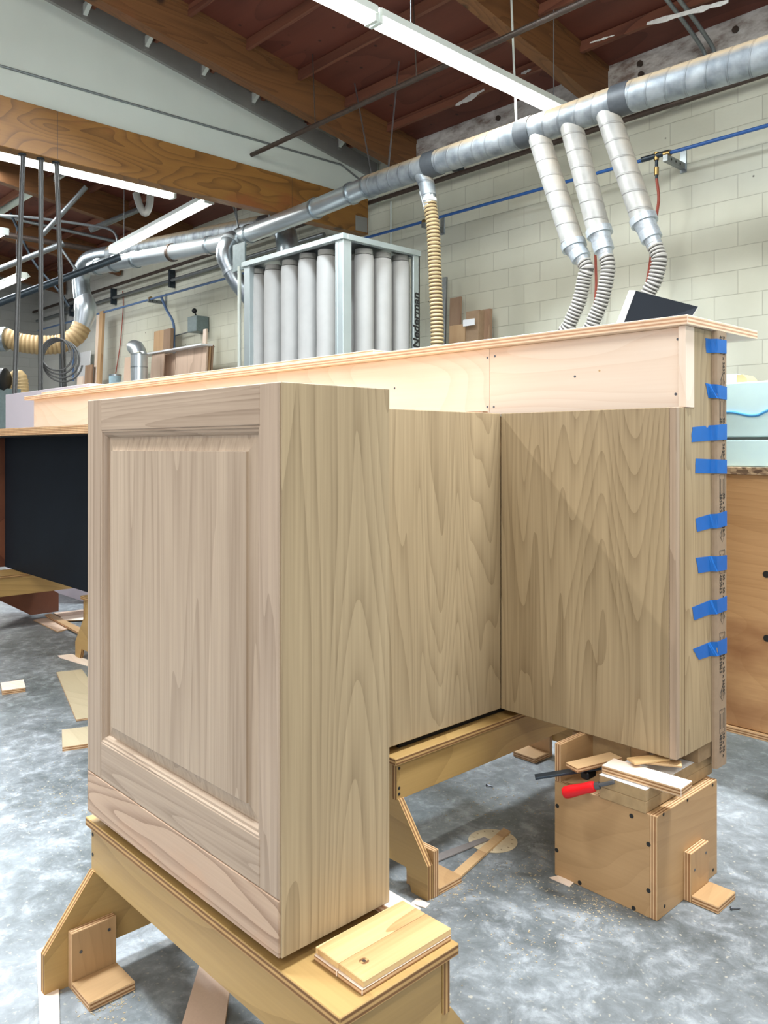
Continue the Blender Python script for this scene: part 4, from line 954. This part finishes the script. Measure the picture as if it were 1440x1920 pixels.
for k, (tp, lb) in enumerate(zip(tapes, where)):
    P_ = [on_x(px, py, RX1) for px, py in tp]
    bm = bmesh.new(); n = 24; top, bot = [], []
    rnd = random.Random(k)
    for i in range(n+1):
        t = i/n; a_ = P_[0].lerp(P_[1], t); b_ = P_[3].lerp(P_[2], t)
        if i == 0: pass
        lift = lambda y: .0008 + max(0, min(1, (y-2.044)/.009))*(EX+.0006)
        if k == 2 and i in (11, 12): a_.z -= .005
        top.append(Vector((RX1+lift(a_.y), min(a_.y, 2.1125), a_.z))); bot.append(Vector((RX1+lift(b_.y), min(b_.y, 2.1125), b_.z)))
    # folded round the protector's back edge
    top.append(Vector((RX1-.02, 2.1135, top[-1].z))); bot.append(Vector((RX1-.02, 2.1135, bot[-1].z)))
    # torn end
    c0 = top[0]; midc = [top[0].lerp(bot[0], j/5) + Vector((0, rnd.uniform(-.0025, .0025), 0)) for j in range(6)]
    vs_t = [bm.verts.new(p-c0) for p in top]; vs_b = [bm.verts.new(p-c0) for p in bot]; vm = [bm.verts.new(p-c0) for p in midc[1:5]]
    bm.faces.new([vs_t[0]]+vm+[vs_b[0], vs_b[1], vs_t[1]])
    for i in range(1, n+1): bm.faces.new((vs_t[i], vs_b[i], vs_b[i+1], vs_t[i+1]))
    r_ = bmesh.ops.extrude_face_region(bm, geom=list(bm.faces))
    for v_ in r_['geom']:
        if isinstance(v_, bmesh.types.BMVert): v_.co.x -= .0004
    tag(link('masking_tape', bm, 'blue_tape', None, c0), lb, 'tape', 'blue tape strips on the cardboard protector')

# ------------------------------------------------------------------ sawhorses
def lbracket(parent, x, y, ang, w=.095, h=.115, dpt=.085, mat='birch_X'):
    """plywood foot: upright plate in the local YZ plane at x, base going +x"""
    g = bpy.data.objects.new('foot_bracket', None); COL.objects.link(g); g.parent = parent; g.location = (x, y, 0); g.rotation_euler = (0, 0, ang)
    if mat: pass
    box('upright', (0, .018), (-w/2, w/2), (.0, h), 'birch_Z', g, 'ply_edge')
    box('base', (.0185, dpt+.0185), (-w/2, w/2), (0, .018), 'birch_Y', g, 'ply_edge')
    for yy, zz in ((-w*.3, h*.62), (w*.33, h*.8)): disc('screw', (.018, yy, zz), (1, 0, 0), .0035, .0006, 'screw_metal', g, 8)
    return g
def sawhorse(loc, rz, L, label, brackets, ztop=.32, half=.22, top_w=.245, zb=.21, mat='old_ply', tw=.115, arch=True):
    s = root('sawhorse', label, 'sawhorse', loc, rz, 'low plywood sawhorses under the desk')
    box('top_board', (-L/2, L/2), (-top_w/2, top_w/2), (ztop-.018, ztop), mat+'_X', s, 'old_edge')
    for sg in (-1, 1):
        y0 = sg*tw; box('apron', (-L/2+.012, L/2-.012), tuple(sorted((y0, y0-sg*.016))), (zb, ztop-.0185), mat+'_X', s, 'old_edge', thick='Y')
    out = [(-half, 0), (-half, .082), (-tw-.004, zb+.004), (-tw+.018, zb+.004), (-tw+.018, ztop-.019), (tw-.018, ztop-.019), (tw-.018, zb+.004), (tw+.004, zb+.004), (half, .082), (half, 0), (half-.055, 0), (half-.075, .055), (-half+.075, .055), (-half+.055, 0)]
    for sg in (-1, 1):
        x0 = sg*(L/2-.014); xa, xb = sorted((x0, x0-sg*.018))
        prism('gusset', out, 'X', xa, xb, mat+'_Y', s, 'old_edge')
        box('cross_rail', (tuple(sorted((x0-sg*.02, x0-sg*.038)))), (-tw+.018, tw-.018), (zb, ztop-.019), mat+'_Y', s, 'old_edge')
    for (x, y, a_) in brackets: lbracket(s, x, y, a_)
    return s
s1L = .83
s1 = sawhorse((-1.261, .838, 0), 0, s1L, 'nearest plywood sawhorse, under the oak panel front, with small blocks on top',
     [(-s1L/2+.033, -.125, 0)])
s2 = sawhorse((-1.575, 1.93, 0), pi/2, 1.04, 'plywood sawhorse under the inner corner of the oak cabinet, beside the red clamp',
     [(-.52+.033, -.175, 0), (.52-.033, -.03, pi), (.52-.033, .16, pi)])
s3 = sawhorse((-5.17, 1.98, 0), pi/2, 1.0, 'plywood sawhorse under the far end of the black desk', [(-.46, .1, 0)], ztop=.336)
prism('brace_panel', [(1.80, .10), (1.96, 0), (2.14, 0), (2.14, .12), (2.02, .205), (1.62, .205)], 'X', -5.46, -5.44, 'red_brown_ply', None, None)
bpy.data.objects['brace_panel'].name = 'brown_board'
tag(bpy.data.objects['brown_board'], 'dark brown cut board standing in the shade under the far end of the black desk', 'board')
s4 = sawhorse((-3.98, 2.20, 0), pi/2, .95, 'plywood sawhorse under the middle of the black desk, half hidden by oak', [(-.43, -.1, 0)], ztop=.336)
# drilled dark holes on the aprons
for (px, py, X) in [(870/1, 0, 0)][:0]: pass
for x, z in ((-.395, .287), (-.395, .245)): disc('screw', (x, -.1151, z), (0, -1, 0), .004, .0006, 'ink', s1)
for x, z in ((-.50, .29), (-.50, .24), (-.50, .225)): disc('screw', (x, -.1151, z), (0, -1, 0), .004, .0006, 'ink', s2)
# levelling shims; the near-black strips stand in for the gap's shade
def shim(nm, x, y, z, mat, lb, edge=None, rz=0): 
    o = box(nm, x, y, z, mat, None, edge, rot=(0, 0, rz)); return tag(o, lb, 'shim')
shim('shim_strip', (-1.62, -1.06), (.745, .90), (.3203, .3398), 'gap_shade', 'long near-black shim strip standing in for the dark gap under the oak panel front')
shim('shim_strip', (-1.63, -1.50), (1.47, 2.02), (.3203, .3398), 'gap_shade', 'near-black shim strip standing in for the dark gap under the inner oak panel')
shim('shim_block', (-1.045, -.93), (.925, .962), (.3203, .3396), 'pale_ply_X', 'thin pale shim peeking out under the rear of the oak pillar', 'pale_edge')
# two pine offcuts on the nearest sawhorse
for (x0, x1, lb) in ((-.968, -.9145, 'pine offcut on the nearest sawhorse, the one against the oak pillar'), (-.9135, -.858, 'knotty pine offcut on the nearest sawhorse, the one at the outer end')):
    w2 = (x1-x0)/2
    o = root('pine_block', lb, 'wood block', ((x0+x1)/2, .863, .3203), 0, 'pine offcuts on the nearest sawhorse')
    box('board', (-w2, w2), (-.093, .093), (.010, .020), 'pine_Y', o, bev=.001)
    box('ply_layer', (-w2, w2), (-.096, .093), (.0, .0098), 'pale_ply_Y', o, 'ply_edge')
    if x1 > -.9:
        disc('knot', (-.006, -.062, .0200), (0, 0, 1), .0075, .0002, 'old_edge_X', o); disc('knot_heart', (-.006, -.062, .0202), (0, 0, 1), .003, .0002, 'dark_pipe', o)
tag(box('splinter', (-.80, -.797), (1.0, 1.05), (.0, .003), 'pale_ply_Y', rot=(0, 0, .4)), 'pale splinter on the floor behind the nearest sawhorse', 'splinter')

# ------------------------------------------------------------------ plywood box stand on the right
BX0, BX1, BY0, BY1, BZ1 = -1.215, -.932, 1.750, 2.062, .242
bs = root('plywood_box', 'plywood box stand with dark screw holes under the oak end', 'box', ((BX0+BX1)/2, (BY0+BY1)/2, 0))
B0 = bs.location.copy()
def bb(nm, x, y, z, mat, edge=None, lab=None, thick=None):
    o = box(nm, (x[0]-B0.x, x[1]-B0.x), (y[0]-B0.y, y[1]-B0.y), z, mat, bs, edge, thick=thick)
    if lab: o['label'] = lab
bb('front_panel', (BX0, BX1-.0185), (BY0, BY0+.018), (0, BZ1), 'birch_X', 'ply_edge', thick='Y')
bb('side_panel', (BX1-.018, BX1), (BY0, BY1), (0, BZ1), 'birch_Y', 'ply_edge'); bb('side_panel', (BX0, BX0+.018), (BY0+.0185, BY1), (0, BZ1), 'birch_Y', 'ply_edge')
bb('back_panel', (BX0+.0185, BX1-.0185), (BY1-.018, BY1), (0, BZ1), 'birch_X', 'ply_edge'); bb('top_panel', (BX0+.0185, BX1-.0185), (BY0+.0185, BY1-.0185), (BZ1-.02, BZ1-.002), 'birch_X', 'ply_edge')
for px, py in [(1045, 1511), (1184, 1530), (1216, 1583), (1044, 1594), (1087, 1655), (1216, 1670), (1188, 1703)]:
    disc('screw_hole', on_y(px, py, BY0)-B0, (0, -1, 0), .0055, .0006, 'ink', bs)
for px, py in [(1244, 1527), (1289, 1500), (1336, 1472), (1246, 1699), (1337, 1631)]:
    disc('screw_hole', on_x(px, py, BX1)-B0, (1, 0, 0), .004, .0006, 'ink', bs)
g = lbracket(bs, BX1-B0.x+.0003, 1.928-B0.y, 0, w=.095, h=.118, dpt=.066)

# things stacked on the box
Z0 = BZ1+.0004
mb = root('mdf_block', 'thick brown fibreboard block with a white top lying on the plywood box', 'block', (-1.02, 1.9, Z0))
for k in range(2): box('board_layer', (-.062, .062), (-.155, .19), (.0275*k, .0275*k+.0272), 'mdf', mb)
box('laminate', (-.062, .062), (-.155, .19), (.0549, .0558), 'white_laminate', mb, bev=0)
Z1_ = Z0+.0562
def on_top(px, py, Z): return on_z(px, py, Z)
cA = on_z(1211, 1449, Z1_+.02)
pb_ = tag(box('plywood_offcut', (-.1, .1), (-.03, .03), (0, .02), 'pale_ply_X', None, 'ply_edge'), 'thick layered plywood offcut lying askew on the white-topped block', 'wood block')
pb_.location = (cA.x, cA.y, Z1_+.0105); pb_.rotation_euler = (0, 0, radians(3))
c2 = on_z(1216, 1424, Z1_+.03)
for k, (dx_, dy_, rz_, lb) in enumerate([(0, 0, 62, 'thin yellowish wedge under the oak corner, the upper of two'), (.02, .02, 30, 'thin grey-brown wedge lying below the yellowish one')]):
    o = tag(box('wedge', (-.05, .05), (-.018, .018), (0, .006), 'pine_X' if k == 0 else 'strip_wood', None, None), lb, 'wedge')
    o.location = (c2.x+dx_, c2.y+dy_, Z1_+.0205+.0035+(.0065 if k == 0 else 0)); o.rotation_euler = (0, 0, radians(rz_))
# low MDF rails towards the back carrying the oak end
tag(box('support_rail', (-1.005, -.945), (1.985, 2.115), (Z1_+.0002, .3395), 'mdf_dark'), 'brown fibreboard rail under the oak end panel', 'block')
tag(box('support_rail', (-1.20, -1.087), (1.90, 2.05), (Z0, .3395), 'mdf'), 'tall fibreboard riser half hidden behind the stacked offcuts', 'block')
# upright plywood piece with an orange board inside
up_ = root('plywood_upright', 'upright plywood piece standing on the box beside the clamp', 'board', (BX0+.012, 1.80, Z0))
box('upright', (-.012, .006), (-.05, .12), (0, .0965), 'birch_Y', up_, 'ply_edge')
box('inner_board', (.0065, .16), (.105, .12), (0, .0955), 'birch_X', up_, 'ply_edge')
ob_ = tag(box('orange_board', (-.075, .075), (-.022, .022), (0, .012), 'strip_wood', None, 'ply_edge'), 'small orange-brown board lying above the clamp bar', 'board')
ob_.location = (-1.13, 1.80, .300); ob_.rotation_euler = (0, 0, radians(75))
# bar clamp
cq = on_z(1120, 1478, .275)
cl = root('bar_clamp', 'bar clamp with a red handle and black steel bar lying on the plywood box', 'clamp', on_y(1122, 1476, 1.745))
hA = on_y(1056, 1487, 1.70)-cl.location; hB = on_y(1116, 1474, 1.72)-cl.location; hh = (hB-hA)
link('handle', tube_bm([hA + hh*t for t in (0, .03, .10, .25, .45, .7, .88, .97, 1.0)], lambda i, s: (.006, .0125, .0150, .0150, .0138, .0125, .0135, .012, .007)[i], 18), 'red_handle', cl, smooth=True)
link('screw_rod', tube_bm([hB, hB+hh.normalized()*.05], .005, 10), 'screw_metal', cl, smooth=True)
link('collar', tube_bm([hB, hB+hh.normalized()*.012], .009, 12), 'screw_metal', cl, smooth=True)
bA = on_y(1003, 1457, 1.70)-cl.location; bB = on_y(1165, 1432, 1.84)-cl.location
bd = (bB-bA); c_ = bA+bd/2
o = box('bar', (-bd.length/2, bd.length/2), (-.0125, .0125), (-.003, .003), 'dark_steel', cl, bev=.001); o.location = c_; o.rotation_euler = bd.to_track_quat('X', 'Z').to_euler()
o = box('jaw', (-.012, .012), (-.02, .02), (-.01, .01), 'black_plastic', cl, bev=.004); o.location = bA+bd*.62+Vector((0, 0, -.012))

# ------------------------------------------------------------------ workbench with blue foam at the right
wb = root('mobile_bench', 'tall brown plywood bench with a particle board top behind the oak end', 'bench', (-.3, 2.9, 0))
def wbx(nm, x, y, z, mat, edge=None, lab=None, thick=None):
    o = box(nm, (x[0]+.3, x[1]+.3), (y[0]-2.9, y[1]-2.9), z, mat, wb, edge, thick=thick)
    if lab: o['label'] = lab
BZB = .185
wbx('front_panel', (-1.17, .6), (2.6, 2.618), (BZB+.022, 1.012), 'bench_ply', 'ply_edge')
wbx('side_panel', (-1.17, -1.152), (2.6185, 3.4), (BZB+.022, 1.012), 'bench_ply', 'ply_edge')
wbx('bottom_panel', (-1.18, .6), (2.59, 3.4), (BZB, BZB+.02), 'birch_X', 'ply_edge')
wbx('top_board', (-1.19, .62), (2.58, 3.42), (1.0125, 1.036), 'particle_board')
for x in (-1.0, .45):
    for y in (2.78, 3.3):
        wbx('leg', (x-.03, x+.03), (y-.03, y+.03), (0, BZB), 'dark_steel')
for px, py in [(1437, 1077), (1438, 1197)]:
    disc('finger_hole', on_y(px, py, 2.6)-Vector((-.3, 2.9, 0)), (0, -1, 0), .011, .001, 'ink', wb)
fm = root('foam_stack', 'stack of pale cyan foam slabs on the particle board bench', 'foam', (-.3, 2.9, 1.0365))
box('slab', (-.88, .85), (-.30, .35), (0, .086), 'cyan_foam', fm, bev=.004)
box('slab', (-.88, .85), (-.30, .35), (.095, .27), 'cyan_foam', fm, bev=.004); box('spacer', (-.86, .83), (-.28, .33), (.0862, .0948), 'grey_paint', fm)
wl = [on_y(1350+i*6, 776 - 3.2*sin(i*.45+.2) - (i > 12)*(i-12)*1.6, 2.598)-fm.location for i in range(18)]
link('wavy_line', tube_bm(wl, .0045, 8), 'blue_line', fm, smooth=True)
rl = root('foam_roll', 'small cream half-round offcut with pale cyan end on the foam stack', 'offcut', on_y(1372, 712, 2.72)); zr = 1.0365+.2702-rl.location.z
box('block', (-.07, .025), (-.02, .06), (zr, zr+.036), 'cyan_foam', rl)
prism('half_round', [(.026, zr), (.026, zr+.034), (.045, zr+.032), (.058, zr+.02), (.062, zr)], 'Y', -.02, .06, 'cream_hose', rl)

# ------------------------------------------------------------------ scraps on the floor
def scrap(nm, corners, th, mat, lb, edge=None, z=0.0005, cat='offcut'):
    """a board whose top outline is given on the floor"""
    P = [on_z(px, py, z+th) for px, py in corners]; c_ = sum((p for p in P), Vector())/len(P)
    bm_ = bmesh.new(); A = [bm_.verts.new((p.x-c_.x, p.y-c_.y, th/2)) for p in P]; B = [bm_.verts.new((p.x-c_.x, p.y-c_.y, -th/2)) for p in P]; n_ = len(P)
    bm_.faces.new(A); bm_.faces.new(B[::-1])
    for i in range(n_):
        f_ = bm_.faces.new((A[i], A[(i+1) % n_], B[(i+1) % n_], B[i])); f_.material_index = 1 if edge else 0
    return tag(link(nm, bm_, [mat]+([edge+'_Z'] if edge else []), None, (c_.x, c_.y, z+th/2)), lb, cat)
scrap('wood_offcut', [(1, 1280), (44, 1274), (48, 1289), (4, 1295)], .020, 'pale_ply_X', 'small bright wood block lying alone on the floor at the photo edge', 'ply_edge')
scrap('ply_sheet', [(106, 1260), (154, 1255), (185, 1300), (200, 1342), (143, 1349)], .008, 'dusty_ply', 'flat pale plywood sheet on the floor beside the oak pillar', 'ply_edge')
scrap('wood_offcut', [(116, 1368), (170, 1361), (180, 1392), (117, 1401)], .016, 'dusty_ply', 'small double-layer plywood piece sticking out beside the oak pillar', 'ply_edge')
scrap('ply_sheet', [(63, 1162), (98, 1157), (142, 1175), (108, 1184)], .006, 'reddish_board', 'tilted thin plywood sheet lying on the floor among scraps under the black desk', 'ply_edge')
scrap('wood_batten', [(84, 1152), (96, 1150), (170, 1186), (158, 1192)], .012, 'birch_X', 'long thin batten lying across the scraps under the black desk', 'ply_edge', z=.0075)
scrap('ply_sheet', [(100, 1149), (170, 1141), (190, 1150), (118, 1158)], .006, 'reddish_board', 'brownish veneer sheet at the back of the floor scraps', 'ply_edge')
scrap('ply_sheet', [(112, 1157), (170, 1150), (200, 1160), (122, 1163)], .006, 'pale_ply_X', 'pale veneer piece on top of the floor scraps', 'ply_edge', z=.008)
scrap('veneer_scrap', [(108, 1229), (135, 1226), (200, 1250), (190, 1255), (160, 1247), (114, 1233)], .003, 'pale_ply_X', 'ragged pale veneer strip under the far sawhorse foot')
scrap('wood_batten', [(68, 1783), (108, 1760), (114, 1990), (78, 1990)], .004, 'pale_ply_Y', 'pale strip on the floor under the foot of the nearest sawhorse')
scrap('wood_batten', [(374, 1808), (436, 1812), (412, 1990), (320, 1990)], .012, 'reddish_board', 'reddish board lying on the floor below the nearest sawhorse beam', 'ply_edge')
scrap('veneer_scrap', [(1030, 1645), (1052, 1640), (1078, 1652), (1068, 1662)], .002, 'pale_ply_X', 'curled veneer sliver at the foot of the plywood box')
scrap('veneer_scrap', [(770, 1693), (782, 1684), (806, 1694), (798, 1702)], .002, 'pale_ply_X', 'small veneer sliver under the leg of the inner sawhorse')
cA = on_z(912, 1580, 0)
bm = bmesh.new(); R = .068
vs = [bm.verts.new((cos(t*2*pi/40)*R, sin(t*2*pi/40)*R, 0)) for t in range(40)]; f0 = bm.faces.new(vs)
r_ = bmesh.ops.extrude_face_region(bm, geom=[f0])
for v_ in r_['geom']:
    if isinstance(v_, bmesh.types.BMVert): v_.co.z += .001
cA = on_z(924, 1577, 0)
sd = tag(link('sanding_disc', bm, 'paper_disc', None, (cA.x, cA.y, .0005)), 'round tan sanding disc with dark print lying on the concrete', 'disc')
for i in range(14):
    t = i/14*2*pi; link('printed_mark', tube_bm([(cos(t)*.052, sin(t)*.052, .0012), (cos(t)*.058, sin(t)*.058, .0012)], .0012, 5), 'cardboard', sd)
scrap('wood_strip', [(848, 1636), (862, 1645), (957, 1558), (944, 1552)], .006, 'strip_wood', 'tan wood strip lying across the round sanding disc', None, z=.002)
scrap('grey_strip', [(806, 1606), (812, 1618), (918, 1574), (908, 1569)], .003, 'grey_scrap', 'grey strip on the floor leading to the sanding disc', None, z=.0018)
for px, py, lb, a_ in [(913, 1472, 'loose screw on the floor near the far sawhorse foot', .3), (1262, 1707, 'loose screw on the floor beside the plywood box foot', .9)]:
    q = on_z(px if px < 1000 else 1372, py if px < 1000 else 1703, .004)
    s_ = root('screw', lb, 'screw', (q.x, q.y, .004), a_)
    link('shank', tube_bm([(0, 0, 0), (.02, 0, -.001)], .002, 8), 'screw_metal', s_, smooth=True); link('screw_head', tube_bm([(-.003, 0, 0), (0, 0, 0)], .004, 10), 'screw_metal', s_, smooth=True)
# fine sawdust and chips: nobody could count them
bm = bmesh.new(); rnd = random.Random(3)
spots_ = [((870, 1660), 28), ((1110, 1690), 30), ((990, 1640), 30), ((1150, 1700), 25), ((930, 1500), 40), ((200, 1880), 20), ((130, 1500), 40), ((1000, 1750), 60)]
for i in range(900):
    (px, py), sp = spots_[rnd.randrange(len(spots_))]
    p = on_z(px+rnd.gauss(0, sp*1.4), max(1200, min(2100, py+rnd.gauss(0, sp*.8))), 0)
    l = rnd.uniform(.0008, .0027)*(3 if rnd.random() < .04 else 1); w_ = rnd.uniform(.0006, .0014); a_ = rnd.uniform(0, pi)
    d_ = Vector((cos(a_), sin(a_), 0))*l; e_ = Vector((-sin(a_), cos(a_), 0))*w_
    q = p + Vector((0, 0, .0004))
    lo_ = [bm.verts.new(q+s1_*d_+s2_*e_) for s1_, s2_ in ((1, 1), (-1, 1), (-1, -1), (1, -1))]
    hi_ = [bm.verts.new(v_.co+Vector((0, 0, .0007))) for v_ in lo_]
    bm.faces.new(hi_)
    for k in range(4): bm.faces.new((lo_[k], lo_[(k+1) % 4], hi_[(k+1) % 4], hi_[k]))
tag(link('sawdust', bm, 'sawdust'), 'scattered sawdust and chips on the concrete floor', 'sawdust', None, 'stuff')
